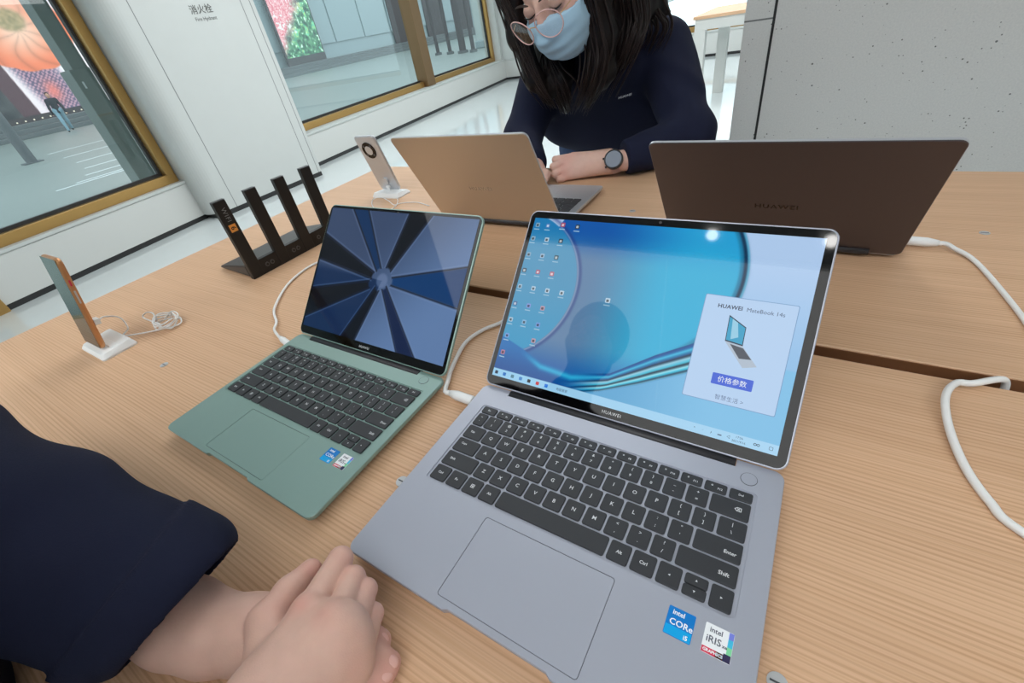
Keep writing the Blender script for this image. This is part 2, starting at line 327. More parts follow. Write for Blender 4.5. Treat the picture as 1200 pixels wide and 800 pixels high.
struct('baseboard_pillar', box_me('b', -5.9, PXF-.004, 2.2, 3.596, 0.0, 0.05), 'black_base', label='black baseboard strip under the white pillar')
def window(name, Wf, u0, u1, label, z0=SILL+0.03, z1=FRAME_H, back=-0.30, fw=0.085, depth=0.09, left=True, right=True):
    A, u, n, L = Wf
    o = tag(bpy.data.objects.new(name, None), label, kind='structure'); COL.objects.link(o)
    b = back
    struct('window_frame', wbox('f', Wf, u0, u1, b, b+depth, z0, z0+fw, 0.003), 'gold', o)
    struct('window_frame', wbox('f', Wf, u0, u1, b, b+depth, z1-fw, z1, 0.003), 'gold', o)
    for k, (a, on) in enumerate(((u0, left), (u1-fw, right))):
        if on: struct('window_frame', wbox('f', Wf, a, a+fw, b, b+depth, z0+fw, z1-fw, 0.003), 'gold', o)
    g = 0.028      # black gasket inside the frame
    for bx in ((u0+fw, u1-fw, z0+fw, z0+fw+g), (u0+fw, u0+fw+g, z0+fw+g, z1-fw), (u1-fw-g, u1-fw, z0+fw+g, z1-fw)):
        struct('gasket', wbox('g', Wf, bx[0], bx[1], b-.02, b+.02, bx[2], bx[3]), 'black_base', o)
    struct('window_pane', wbox('p', Wf, u0+fw, u1-fw, b-.006, b, z0+fw, z1-fw), 'pane', o); return o
window('window_1', WL, 0.035, WL[3]+.02, 'left gold-framed shop window showing a pumpkin billboard outside', back=-0.16)
window('window_2', WF, -0.42, 3.33, 'wide gold-framed window right of the white pillar')
window('window_3', WF, 3.47, 6.36, 'narrower gold-framed window in the far left corner')
struct('trim_1', wbox('m', WF, 3.20, 3.47, -0.34, -0.12, SILL+.03, FRAME_H, 0.004), 'bronze', label='deep bronze mullion between the two far windows')
window('window_4', WB, 2.2, 6.4, 'overexposed bright window along the back wall', back=-0.25)
struct('wall_corner', wbox('c', WB, -0.15, 2.2, -0.45, -0.02, SILL+.031, 3.2), 'white_wall', label='white wall corner beside the far window')
struct('trim_2', wbox('c', WF, 6.36, 6.6, -0.42, -0.05, SILL+.03, 3.2), 'white_wall', label='white window reveal in the far corner')
# glass door left of the sill wall
d = tag(bpy.data.objects.new('door_1', None), 'gold-framed glass door at the left edge, beyond the table corner', kind='structure'); COL.objects.link(d)
L0 = WL[3]
for a, b_, z0, z1, m_ in ((L0+.0, L0+.10, 0.0, FRAME_H, 'gold'), (L0+1.35, L0+1.45, 0, FRAME_H, 'gold'), (L0+.10, L0+1.35, 0, 0.10, 'gold'), (L0+.10, L0+1.35, 2.6, 2.7, 'gold')):
    struct('door_frame', wbox('f', WL, a, b_, -0.12, 0.03, z0, z1, 0.003), m_, d)
struct('door_stile', wbox('f', WL, L0+.105, L0+.165, -0.09, -0.01, 0.1, 2.6, 0.003), 'bronze', d)
struct('door_pane', wbox('p', WL, L0+.165, L0+1.35, -.06, -.05, .10, 3.2), 'pane', d)
sill_wall('wall_side', WL, L0+1.45, L0+6.45, 'low white sill wall beyond the glass door')
for k, (a, b_) in enumerate(((1.5, 3.55), (3.95, 6.35))): window('window_%d' % (5+k), WL, L0+a, L0+b_, ('nearer', 'farther')[k]+' shop window beyond the glass door, left of the frame', back=-.16)
struct('wall_mullion', wbox('w', WL, L0+3.55, L0+3.95, -0.3, 0.0, SILL, 3.2), 'white_wall', label='white pier between the windows beyond the glass door')
struct('wall_right', box_me('w', 4.9, 5.0, -6, 10.7, 0, 3.2), 'white_wall', label='white shop wall right of the frame')
struct('wall_front', box_me('w', -5.6, 5.0, -6.1, -6.0, 0, 3.2), 'white_wall', label='white shop wall behind the camera')
# concrete column right behind the table
colx = -0.247; coly = 1.75
co = struct('wall_column', box_me('c', colx, 2.3, coly, coly+0.85, 0, 3.25), 'concrete', label='pale pitted concrete column wall behind the dark laptop')
jx = PY(897, 85, coly)[0]
struct('joint', box_me('j', jx-.0035, jx+.0035, coly-.0012, coly+.004, 0, 3.2), 'black_base', co)
jz = PY(885, 24, coly)[2]
struct('joint', box_me('j', colx, jx, coly-.0008, coly+.004, jz-.002, jz+.002), 'seam', co)
# luminous ceiling panels and downlights
pk = 0
for (y0, y1, where) in ((-3.2, -0.5, 'behind the camera'), (2.0, 4.4, 'over the aisle'), (6.0, 8.6, 'near the back wall')):
    for i in range(4):
        if i == 0 and y0 < -1: continue      # plain ceiling near the windows on the camera's side
        x0 = -4.6+i*2.0
        r = thing('ceiling_light', f'large luminous ceiling panel {where}, ' + ('nearest the windows', 'second from the windows', 'third from the windows', 'farthest from the windows')[i], 'ceiling light', (x0+1, (y0+y1)/2, 3.14), group='luminous ceiling panels')
        link('diffuser', box_me('d', -.9995, .9995, (y0-y1)/2, (y1-y0)/2, 0, 0.02), 'panel_light', r)
        link('frame', box_me('d', -.999, .999, (y0-y1)/2-.02, (y1-y0)/2+.02, 0.021, 0.06), 'white_panel', r)
for i, (x, y) in enumerate(((-0.374, -0.356), (0.178, -0.341))):
    r = thing('downlight', 'small round ceiling spotlight reflected ' + ('in the top edge', 'in the top right corner')[i]+' of the grey screen', 'ceiling light', (x, y, 3.16), group='round downlights')
    link('lens', cyl_me('l', 0.028, 0, 0.012), 'spot_light', r); link('rim', tube_me('r', [(0.043*math.cos(a), 0.043*math.sin(a), 0.02) for a in np.linspace(0, 2*math.pi, 25)[:-1]], 0.008, closed=True), 'white_panel', r)

# ================================================================ the table
TX0, TX1, TY0, TY1, GY0, GY1 = -1.303, 1.75, -0.135, 1.14, 0.493, 0.514
tb = thing('display_table', 'long oak display table with a dark cable gap down its middle', 'table', (0, 0, 0))
SX = -0.60                      # the cable slot starts here and runs to the right end
def top_ring(i, z): return [(x, y, z) for x, y in ((TX0+i, TY0+i), (TX1-i, TY0+i), (TX1-i, GY0-i), (SX-i, GY0-i), (SX-i, GY1+i), (TX1-i, GY1+i), (TX1-i, TY1-i), (TX0+i, TY1-i))]
link('table_top', loft_me('t', [top_ring(0, TZ-.042), top_ring(0, TZ-.0012), top_ring(.0012, TZ)]), 'wood', tb)
link('cable_tray', box_me('t', SX-.03, TX1-.03, GY0-.03, GY1+.03, TZ-.11, TZ-.0425), 'wood_shaded', tb)
for y in (GY0+.0004, GY1-.0014): link('gap_shade', box_me('t', SX+.002, TX1-.002, y, y+.001, TZ-.042, TZ-.0022), 'wood_shaded', tb)  # dark strips on the slot's sides paint the wood in shade
for x in (TX0+.03, TX1-.14):
    for y in (TY0+.03, TY1-.14): link('leg', box_me('l', x, x+.11, y, y+.11, 0, TZ-.042, .002), 'white_panel', tb)
for y in (TY0+.03, TY1-.07): link('apron', box_me('a', TX0+.14, TX1-.14, y, y+.04, TZ-.14, TZ-.0425), 'white_panel', tb)
for (x, y) in ((0.050, 0.140), (-0.290, 0.150), (-0.822, 0.150), (-0.290, 0.870), (0.242, 0.862)):
    c = link('bolt_cap', cyl_me('c', 0.0062, 0, 0.0008, 20), 'steel', tb, loc=(x, y, TZ)); link('bolt_slot', box_me('s', -.0045, .0045, -.0006, .0006, .0008, .0011), 'steel_dark', c)

# ================================================================ laptops
U_ = 0.01905; GAP = 0.0021
def key_layout():
    """(x0,x1,row,legend) in metres from the keyboard's left edge, row 0 = bottom; legend = list of (text, dx, dy, size)"""
    k = []; X1 = 0.2746; S = 0.0050
    def row(r, x, names, w=U_):
        for n in names:
            k.append((x, x+w, r, n)); x += w
        return x
    one = lambda s: [(s, 0, 0, S)]
    two = lambda a, b: [(a, 0, .0036, S*.8), (b, 0, -.0034, S*.8)]
    wl = lambda s: [(s, -.0045, .001, S*.66)]
    # number row
    k.append((0, .0143, 4, two('~', '`'))); x = row(4, .0143, [two(a, b) for a, b in zip('!@#$%^&*()_+', '1234567890-=')]); k.append((x, X1, 4, [('⌫', .006, 0, S)]))
    k.append((0, .0237, 3, [('Tab', -.002, 0, S*.66)])); x = row(3, .0237, [one(c) for c in 'QWERTYUIOP']+[two('{', '['), two('}', ']')]); k.append((x, X1, 3, two('|', '\\')))
    k.append((0, .0290, 2, [('Caps', -.004, 0.002, S*.66)])); x = row(2, .0290, [one(c) for c in 'ASDFGHJKL']+[two(':', ';'), two('"', "'")]); k.append((x, X1, 2, [('Enter', .009, -.002, S*.8)]))
    k.append((0, .0396, 1, [('Shift', -.009, 0, S*.7)])); x = row(1, .0396, [one(c) for c in 'ZXCVBNM']+[two('<', ','), two('>', '.'), two('?', '/')]); k.append((x, X1, 1, [('Shift', .012, -.001, S*.85)]))
    b = [0, .0197, .0390, .0582, .0772, .1824, .2012, .2208, .2396, .2578, X1]; nm = [[('Ctrl', 0, 0, S*.7)], [('Fn', 0, 0, S*.7)], [('⊞', 0, 0, S*1.1)], [('Alt', 0, 0, S*.7)], [], [('Alt', 0, 0, S*.75)], [('Ctrl', 0, 0, S*.75)], [('◂', 0, 0, S)], None, [('▸', 0, 0, S)]]
    for i, n in enumerate(nm):
        if n is not None: k.append((b[i], b[i+1], 0, n))
    k.append((b[8], b[9], 0.25, [('▴', 0, 0, S)])); k.append((b[8], b[9], -0.25, [('▾', 0, 0, S)]))
    fn = ['Esc']+['F%d' % i for i in range(1, 13)]+['Del']; w = X1/14
    for i, n in enumerate(fn): k.append((i*w, (i+1)*w, 5, [(n, 0.0035 if 0 < i < 13 else 0, -.0012 if 0 < i < 13 else 0, S*.55)]+([('◦', -.003, .001, S*.9)] if 0 < i < 13 else [])))
    return k
KL = key_layout(); ROWP = 0.0187
_keyme = {}
def key_me(w, h):
    q = (round(w, 5), round(h, 5))
    if q not in _keyme:
        me = slab_me('key', -w/2, w/2, -h/2, h/2, -0.0012, 0.0006, 0.0017, 0.0004, 3); me.materials.append(MATS['key']); _keyme[q] = me
    return _keyme[q]
_legme = {}
def legend_me(L):
    q = str(L)
    if q not in _legme:
        bm = bmesh.new()
        for (s, dx, dy, size) in L:
            m = text_me(s, size, bold=0.00006); m.transform(Matrix.Translation((dx, dy, 0))); bm.from_mesh(m)
        me = bpy.data.meshes.new('legend'); bm.to_mesh(me); bm.free(); me.materials.append(MATS['legend']); _legme[q] = me
    return _legme[q]
def laptop(label, loc, rz, W, D, T, ang, Lh, alu, kb, pad, notch, hinge, power, screen=None, legends=True, lidalu=None, rear=False, group='open display laptops'):
    """local frame: origin front-left corner on the table, x right, y to the hinge"""
    root = thing('laptop', label, 'laptop', loc, rz, group); lidalu = lidalu or alu
    # ---- base: lofted outline with finger notch in front and hinge recess behind, keyboard well and touchpad opening in the deck
    r = 0.009; Db = D+(0.0012 if rear else 0.005)
    def outline(ins, nd=0.0022):
        x0, x1, y0, y1, rr = ins, W-ins, ins, Db-ins, max(r-ins, .002); p = []
        arc = lambda cx, cy, a0: [(cx+rr*math.cos(R(a0+18*i)), cy+rr*math.sin(R(a0+18*i))) for i in range(6)]
        n0, n1 = notch; h0, h1 = hinge
        p += arc(x0+rr, y0+rr, 180); p += [(n0, y0), (n0+.004, y0+nd), (n1-.004, y0+nd), (n1, y0)]
        p += arc(x1-rr, y0+rr, 270); p += arc(x1-rr, y1-rr, 0); p += [(h1, y1), (h1, D-.0035), (h0, D-.0035), (h0, y1)]; p += arc(x0+rr, y1-rr, 90); return p
    rings = [(0.013, 0.0024), (0.006, 0.0036), (0.0008, 0.0085), (0.0, T-.0030), (0.0, T-.0006), (0.0006, T)]
    v = []; f = []; n = None
    for ins, z in rings:
        o = outline(ins); n = len(o); v += [(x, y, z) for x, y in o]
    for k in range(len(rings)-1):
        for i in range(n): f.append((k*n+i, k*n+(i+1) % n, (k+1)*n+(i+1) % n, (k+1)*n+i))
    bm = bmesh.new(); vs = [bm.verts.new(p) for p in v]
    for q in f: bm.faces.new([vs[i] for i in q])
    bm.faces.new([vs[i] for i in reversed(range(n))])
    top = vs[-n:]; edges = [bm.edges.get((top[i], top[(i+1) % n])) for i in range(n)]
    wx0, wx1, wy0, wy1 = kb[0]-.0022, kb[0]+.2746+.0022, kb[1]-.0105, kb[1]+ROWP*4+.0215
    def hole(pts, dz):
        a = [bm.verts.new((x, y, T)) for x, y in pts]; b = [bm.verts.new((x, y, T-dz)) for x, y in pts]; m = len(pts)
        for i in range(m): bm.faces.new((a[i], a[(i+1) % m], b[(i+1) % m], b[i]))
        bm.faces.new(b); return [bm.edges.get((a[i], a[(i+1) % m])) for i in range(m)]
    edges += hole(rrect(wx0, wx1, wy0, wy1, .004), .0010); edges += hole(rrect(pad[0], pad[1], pad[2], pad[3], .0025, 3), .0009)
    bmesh.ops.triangle_fill(bm, use_beauty=True, use_dissolve=False, edges=edges)
    link('base', bm_me('base', bm), alu, root)
    g = .00045; link('touchpad', slab_me('tp', pad[0]+g, pad[1]-g, pad[2]+g, pad[3]-g, T-.0009, T-.00012, .0022, .0002, 3), alu, root)
    link('touchpad_seam', box_me('s', pad[0], pad[1], pad[2], pad[3], T-.0011, T-.0008), 'line', root)
    for (x, y) in ((.035, .02), (W-.035, .02), (.035, D-.03), (W-.035, D-.03)): link('rubber_foot', box_me('f', x-.02, x+.02, y-.004, y+.004, 0, .0026, .0006), 'rubber', root)
    pb = link('power_button', cyl_me('p', .0062, T-.0004, T+.0004, 28), alu, root); pb.location = (power[0], power[1], 0)
    link('button_ring', tube_me('r', [(.0064*math.cos(a), .0064*math.sin(a), T+.0001) for a in np.linspace(0, 2*math.pi, 33)[:-1]], .0003, n=6, closed=True), 'line', pb)
    # ---- keys
    for (x0, x1, rw, L) in KL:
        y = kb[1]+ROWP*rw; h = ROWP-GAP
        if rw == 5: y = kb[1]+ROWP*4+.0147; h = .0094
        if abs(rw) == 0.25: y = kb[1]+(.0042 if rw > 0 else -.0042); h = .0079
        k = link('key', key_me(x1-x0-GAP, h), None, root); k.location = (kb[0]+(x0+x1)/2, y, T+.0001)
        if legends and L: lg = link('legend', legend_me(L), None, k); lg.location = (0, 0, .00068)
    # ---- hinge bar and lid
    hb = tube_me('h', [(hinge[0]+.0006, 0, 0), (hinge[1]-.0006, 0, 0)], .0056, 12); hb.transform(Matrix.Translation((0, D+.0026, T-.0040))); link('hinge', hb, 'hinge', root)
    a = R(ang); up = Vector((0, -math.cos(a), math.sin(a))); nrm = Vector((0, -math.sin(a), -math.cos(a)))     # nrm points out of the screen
    M = frame_mat((0, D+.0008, T+.0012), (1, 0, 0), up, nrm); lt = .0048
    lb = -.0075 if rear else .003; o1 = rrect(0, W, lb, Lh, .0095); o0 = rrect(.0008, W-.0008, lb+.0008, Lh-.0008, .009)
    sh = loft_me('lid', [[(x, y, -lt) for x, y in o0], [(x, y, -lt+.0008) for x, y in o1], [(x, y, -.0006) for x, y in o1], [(x, y, 0) for x, y in o0]]); link('lid', xform(sh, M), lidalu, root)
    if rear:
        oo = rrect(-.00015, W+.00015, lb-.00015, Lh+.00015, .0096); link('lid_edge_sheen', xform(loft_me('rim', [[(x, y, -lt+.0011) for x, y in oo], [(x, y, -.0007) for x, y in oo]], cap=False), M), 'silver_alu', root)  # silver strip paints the bright ceiling reflection along the lid's edge
    bz = slab_me('bezel', .0016, W-.0016, .0045, Lh-.0016, 0, .0005, .0082, .0002); bezel = link('bezel', xform(bz, M), 'bezel', root)
    link('webcam', xform(cyl_me('c', .0016, 0, .0002, 14), M @ Matrix.Translation((W/2, Lh-.0052, .0005))), 'hinge', bezel)
    link('maker_name', xform(text_me('HUAWEI', .0048, space=1.15), M @ Matrix.Translation((W/2, .0095, .00056))), 'legend', bezel)
    return root, M, T

# grey laptop -------------------------------------------------------------------------------------------------
def lerp3(a, b, t): return np.asarray(a, float)+(np.asarray(b, float)-np.asarray(a, float))*t[..., None]
def sstep(a, b, x): t = np.clip((x-a)/(b-a), 0, 1); return t*t*(3-2*t)
SW, SH = .297, .198
def scr(x, y): return ((x-14.5)/293.5*SW, (y-15.5)/199.*SH)            # measured lid mm -> screen metres
def paint_grey(X, Y):
    x = X/SW*293.5+14.5; y = Y/SH*199+15.5                                # measured lid mm
    col = lerp3((0, 84, 168), (30, 160, 214), sstep(120, 235, x+.25*(y-120)))
    col = col+(lerp3((92, 128, 166), (46, 176, 218), sstep(95, 190, x))-col)*(sstep(205, 165, y)*sstep(20, 80, y))[..., None]
    # bright pale area right of the second arc
    d2 = np.hypot((x-148)/1.0, (y-168)/.98); out = sstep(105.5, 107, d2)*sstep(60, 90, y+.4*(x-220))
    col = col+(lerp3((176, 205, 240), (140, 190, 232), sstep(200, 60, y))-col)*out[..., None]
    for rad, wd, c, k in ((103.0, 2.6, (2, 40, 70), .95), (99.5, 1.5, (20, 120, 160), .7), (105.6, .9, (110, 180, 210), .8)):
        m = np.exp(-((d2-rad)/wd)**2)*sstep(150, 205, x)*sstep(70, 130, y)*k; col = col+(np.array(c)-col)*m[..., None]
    # left disc
    d1 = np.hypot(x+2, y-131); m = sstep(90.5, 89.5, d1)
    disc = lerp3((44, 150, 196), (78, 150, 190), sstep(30, 150, y)); disc = disc+(np.array((0, 110, 176))-disc)*(sstep(175, 205, y)*.7)[..., None]
    col = col+(disc-col)*m[..., None]
    for rad, wd, c, k in ((91.6, 1.0, (150, 170, 200), .75), (94, 2.0, (30, 50, 120), .55)):
        q = np.exp(-((d1-rad)/wd)**2)*k*sstep(20, 50, y); col = col+(np.array(c)-col)*q[..., None]
    # blue floor and ribbons along the bottom
    U = np.interp(x, [14, 45, 72, 110, 150, 190, 223, 260], [64, 54, 43, 40, 50, 79, 99, 124]); Lw = np.interp(x, [14, 100, 120, 144, 180, 219, 260], [8, 14, 22, 30, 47, 68, 92]); s_ = (y-Lw)/np.maximum(U-Lw, 1)
    below = sstep(1.02, .98, s_)*sstep(275, 255, x); fl = lerp3((8, 78, 150), (20, 110, 180), sstep(20, 60, y)); col = col+(fl-col)*below[..., None]
    stripe = np.zeros_like(col); ks = [-.05, .05, .12, .2, .3, .38, .5, .6, .68, .8, .9, 1.0]; cs = [(130, 205, 235), (8, 60, 86), (40, 185, 220), (150, 225, 240), (0, 34, 54), (60, 190, 220), (150, 205, 225), (0, 40, 70), (0, 100, 160), (60, 190, 226), (0, 90, 160), (0, 70, 136)]
    for c_ in range(3): stripe[..., c_] = np.interp(s_, ks, [q[c_] for q in cs])
    mm = sstep(-.06, -.02, s_)*sstep(1.03, .99, s_)*sstep(95, 150, x)*sstep(275, 255, x); col = col+(stripe-col)*mm[..., None]
    glow_ = np.exp(-((y-(U-4))/3.2)**2)*sstep(40, 75, x)*sstep(150, 110, x); col = col+(np.array((40, 170, 215))-col)*glow_[..., None]
    und = sstep(0.0, -.08, s_)*sstep(112, 130, x); col = col+(lerp3((90, 165, 212), (126, 192, 232), sstep(140, 260, x))-col)*und[..., None]
    task = y < 24.2; tc = lerp3((150, 205, 238), (168, 214, 244), (x-14)/294); col = np.where(task[..., None], tc, col); return col
G0 = (-.2766, .0689); GD, GT, GL, GA = .2211, .016, .2226, 137.1
grey, GM, _ = laptop('large grey laptop with a blue wallpaper screen, nearest the camera', (G0[0], G0[1], TZ+.0004), 0, .3138, GD, GT, GA, GL, 'grey_alu', (.0200, .0996), (.0978, .2166, .0075, .0796), (.1085, .2005), (.0362, .2760), (.2880, .2083))
PADX = 0.0076; PADY = 0.0148
scr_o = link('screen', xform(raster_me('s', paint_grey, SW, SH, 420, 280), GM @ Matrix.Translation((PADX, PADY, .0007))), 'display', grey)
def on_screen(name, me, material, x, y, dz, par=scr_o, M=GM):          # place a flat mesh at measured lid coordinates (mm)
    sx, sy = scr(x, y); return link(name, xform(me, M @ Matrix.Translation((PADX+sx, PADY+sy, .0007+dz))), material, par)
def sflat(x0, x1, y0, y1, r=.8): # rounded rectangle in measured mm, as mesh around its own corner
    a = scr(x0, y0); b = scr(x1, y1); pts = rrect(a[0], b[0], a[1], b[1], r*.001, 3); return flat_me('q', [(x, y, 0) for x, y in pts])
def scr_part(name, x0, x1, y0, y1, material, dz, r=.8): return link(name, xform(sflat(x0, x1, y0, y1, r), GM @ Matrix.Translation((PADX, PADY, .0007+dz))), material, scr_o)
scr_part('popup_window', 222.2, 300, 47.6, 149.8, glow('ui_shadow', (120, 158, 200)), .00008, 1.4)
scr_part('popup_window', 222.8, 299.4, 48.2, 149.2, glow('ui_pale', (182, 210, 242)), .00014, 1.2)
scr_part('popup_button', 244.3, 278.4, 64.6, 75.2, glow('ui_blue', (62, 98, 214)), .0002)
ink = glow('ui_ink', (44, 54, 78)); wht = glow('ui_white', (236, 244, 252))
on_screen('screen_text', text_me('HUAWEI', .0054, space=1.05, bold=.00012), ink, 245.5, 139.4, .0002); on_screen('screen_text', text_me('MateBook 14s', .0054), glow('ui_ink2', (70, 84, 112)), 275.0, 139.2, .0002)
on_screen('screen_text', text_me('价格参数', .0062), wht, 261.4, 69.6, .00026); on_screen('screen_text', text_me('智慧生活 >', .0050), glow('ui_ink3', (96, 116, 152)), 262.3, 53.0, .0002)
def scr_poly(name, pts, material, dz): return link(name, xform(flat_me('q', [(*scr(*p), 0) for p in pts]), GM @ Matrix.Translation((PADX, PADY, .0007+dz))), material, scr_o)
scr_poly('laptop_picture', [(246.6, 132), (262.6, 122.5), (263.2, 104.5), (247.8, 106.6)], glow('ui_d1', (30, 50, 70)), .0002)
scr_poly('laptop_picture', [(247.3, 130.4), (262, 121.8), (262.4, 105.8), (248.4, 107.8)], glow('ui_d2', (52, 160, 200)), .00024)
scr_poly('laptop_picture', [(250, 128.8), (255, 125.8), (258, 112), (252, 109)], glow('ui_d3', (150, 205, 230)), .00028)
scr_poly('laptop_picture', [(247.8, 106.4), (263.2, 104.3), (278, 87.8), (267, 84.5)], glow('ui_d4', (176, 190, 206)), .0002)
scr_poly('laptop_picture', [(252.5, 104.6), (264, 102.6), (272.5, 93.4), (262.5, 92.4)], glow('ui_d5', (74, 80, 92)), .00024)
random.seed(4)
icons = [(15.3+5, 204.5), (34, 204.5), (53, 207), (71.5, 206)]+[(19+18.3*c, y) for y, cs in ((187, 3), (166.6, 3), (146.4, 3), (125.8, 4), (104.3, 3), (84.2, 3)) for c in range(cs)]+[(20, 64.4), (55.3, 65), (20.5, 43.8), (128.3, 125.7)]
ic_cols = [(150, 180, 200), (70, 120, 190), (196, 40, 70), (20, 26, 40), (170, 190, 205), (226, 230, 238), (36, 40, 46), (160, 180, 200), (190, 205, 225), (40, 60, 66), (54, 58, 66), (200, 70, 90), (222, 90, 100), (190, 205, 220), (216, 226, 236), (226, 232, 240), (230, 236, 242), (60, 90, 140), (150, 150, 226), (226, 150, 160), (200, 214, 226), (150, 190, 226), (120, 150, 226), (130, 160, 230), (216, 150, 160), (210, 110, 130), (232, 240, 248)]
for i, (x, y) in enumerate(icons):
    c = tuple(int(v*.68+b*.32) for v, b in zip(ic_cols[i % len(ic_cols)], (84, 150, 190))); q = glow('ic%d_%d_%d' % c, c)
    scr_part('desktop_icon', x-2.7, x+2.7, y-1.6, y+3.8, q, .0001, .9); c2 = tuple(int(255-(255-v)*.35) for v in c) if sum(c) < 420 else tuple(int(v*.45) for v in c)
    q2 = glow('ic%d_%d_%d' % c2, c2); scr_part('icon_mark', x-1.5, x+1.3, y-.6, y+2.2, q2, .00016, .5); scr_part('icon_caption', x-3.6, x+3.6, y-5.0, y-3.8, glow('ui_cap', (150, 190, 214)), .0001, .3)
for i, c in enumerate([(16, 40, 70), (20, 110, 190), (80, 130, 150), (60, 130, 200), (20, 26, 32), (196, 40, 50), (30, 120, 220)]):
    q = glow('ic%d_%d_%d' % c, c); x = 19.5+i*10.9; scr_part('taskbar_icon', x-2, x+2, 18.0, 21.8, q, .0001, .7)
on_screen('screen_text', text_me('电脑管家', .0034), glow('ui_ink2', (70, 84, 112)), 104, 19.6, .0002)
for i, s in enumerate(['^', '▫', '♪', '▬', '◁']): on_screen('screen_text', text_me(s, .0034), 'ui_ink2', 240+i*7.2, 20, .0002)
on_screen('screen_text', text_me('17:56', .0028), 'ui_ink2', 277.5, 21.8, .0002); on_screen('screen_text', text_me('2021/9/16', .0028), 'ui_ink2', 277.5, 18.2, .0002)
on_screen('screen_text', text_me('∞', .006), ink, 291.5, 20, .0002); on_screen('screen_text', text_me('▢', .0042), 'ui_ink2', 302.5, 20, .0002)
# stickers
def stickers(root, x, y, T, s=1.0):
    st = link('sticker', slab_me('s', x, x+.0178*s, y, y+.0192*s, T, T+.00018, .0008, .00004, 3), mat('stk_blue', (0, 122, 204), .3) if 'stk_blue' not in MATS else 'stk_blue', root)
    def tx(b, sz, dx, dy, m, p, al='LEFT'): link('sticker_text', xform(text_me(b, sz*s, al, bold=.0001*s), Matrix.Translation((x+dx*s, y+dy*s, T+.00024))), m, p)
    def pl(nm, x0, x1, y0, y1, m, p): link(nm, flat_me('q', [(x+x0*s, y+y0*s, T+.0002), (x+x1*s, y+y0*s, T+.0002), (x+x1*s, y+y1*s, T+.0002), (x+x0*s, y+y1*s, T+.0002)]), m, p)
    if 'stk_cyan' not in MATS: mat('stk_cyan', (0, 166, 232), .3); mat('stk_white', (240, 243, 246), .3); mat('stk_red', (214, 50, 84), .3); mat('stk_orange', (240, 132, 70), .3); mat('stk_navy', (52, 48, 84), .3); mat('stk_c1', (70, 190, 226), .3); mat('stk_c2', (130, 214, 160), .3); mat('stk_c3', (120, 130, 220), .3); mat('stk_grey', (84, 90, 104), .4)
    pl('sticker_band', .0004, .0174, .0004, .0066, 'stk_cyan', st)
    tx('intel', .0046, .0030, .0158, 'stk_white', st); tx('CORe', .0059, .0022, .0092, 'stk_white', st); tx('i5', .0040, .0128, .0026, 'stk_white', st)
    x += .0242*s; y += .0004*s
    st2 = link('sticker', slab_me('s', x, x+.0178*s, y, y+.0192*s, T, T+.00018, .0008, .00004, 3), 'stk_white', root)
    pl('sticker_band', 0.0002, .0132, .0002, .0040, 'stk_red', st2); pl('sticker_band', .0088, .0132, .0002, .0040, 'stk_orange', st2); pl('sticker_band', .0132, .0176, .0002, .0050, 'stk_navy', st2)
    pl('sticker_band', .0146, .0176, .0050, .0096, 'stk_c2', st2); pl('sticker_band', .0146, .0176, .0096, .0146, 'stk_c1', st2); pl('sticker_band', .0146, .0176, .0146, .0190, 'stk_c3', st2)
    tx('intel', .0046, .0030, .0156, 'stk_grey', st2); tx('iRIS', .0062, .0016, .0094, 'stk_grey', st2); tx('xe', .003, .0118, .0086, 'stk_grey', st2); tx('GRAPHICS', .0026, .0010, .0021, 'stk_white', st2)
stickers(grey, .2563, .0608, GT)

# green laptop ------------------------------------------------------------------------------------------------
def paint_green(X, Y):
    x = X/.286*284+11; y = Y/.1905*190+14; cx, cy = 155, 105
    ang = np.degrees(np.arctan2(y-cy, x-cx)); rr = np.hypot(x-cx, y-cy)
    col = lerp3((60, 78, 112), (104, 136, 184), sstep(-90, 130, (x-cx)*.9-(y-cy)*.8))
    lowl = sstep(-90, -75, -np.abs((ang+145+180) % 360-180)*2.2); col = col+(np.array((14, 44, 86))-col)*lowl[..., None]
    for a0, wd, c, r0 in ((166, 6.5, (6, 10, 22), 20), (68, 9, (8, 12, 22), 18), (4, 10, (6, 60, 116), 18), (-51, 4.5, (16, 34, 74), 12), (-113, 6, (4, 10, 24), 14), (128, 4.5, (10, 50, 96), 18), (200, 7, (6, 10, 22), 24)):
        da = np.abs((ang-a0+180) % 360-180); perp = rr*np.sin(np.radians(np.minimum(da, 90))); half = np.maximum(rr-r0*.5, 0)*math.sin(R(wd))+2.2
        m = sstep(half+.8, half-.8, perp)*sstep(r0, r0+4, rr)*(da < 60); col = col+(np.array(c)-col)*m[..., None]
        e = np.exp(-((perp-half-1.4)/1.3)**2)*(rr > r0)*(da < 60)*.85; col = col+(np.array((6, 10, 24))-col)*e[..., None]
        e = np.exp(-((perp-half-4.2)/.9)**2)*(rr > r0)*(da < 60)*.35; col = col+(np.array((140, 165, 210))-col)*e[..., None]
    h = sstep(13, 8, rr); col = col+(np.array((120, 140, 180))-col)*(h*.6)[..., None]
    return col*.92
H0 = (-.6304, .0731); HD, HT, HL = .2082, .0145, .2120
green, HM, _ = laptop('smaller green laptop with a dark radial wallpaper, left of the grey laptop', (H0[0], H0[1], TZ+.0004), R(-.3), .2976, HD, HT, 133.8, HL, 'green_alu', (.0100, .0878), (.0887, .2072, .0068, .0712), (.1030, .1905), (.0300, .2560), (.2720, .2000))
link('screen', xform(raster_me('s', paint_green, .286, .1905, 300, 200), HM @ Matrix.Translation((.0058, .0160, .0007))), 'display', green)
stickers(green, .2440, .0545, HT, .9)

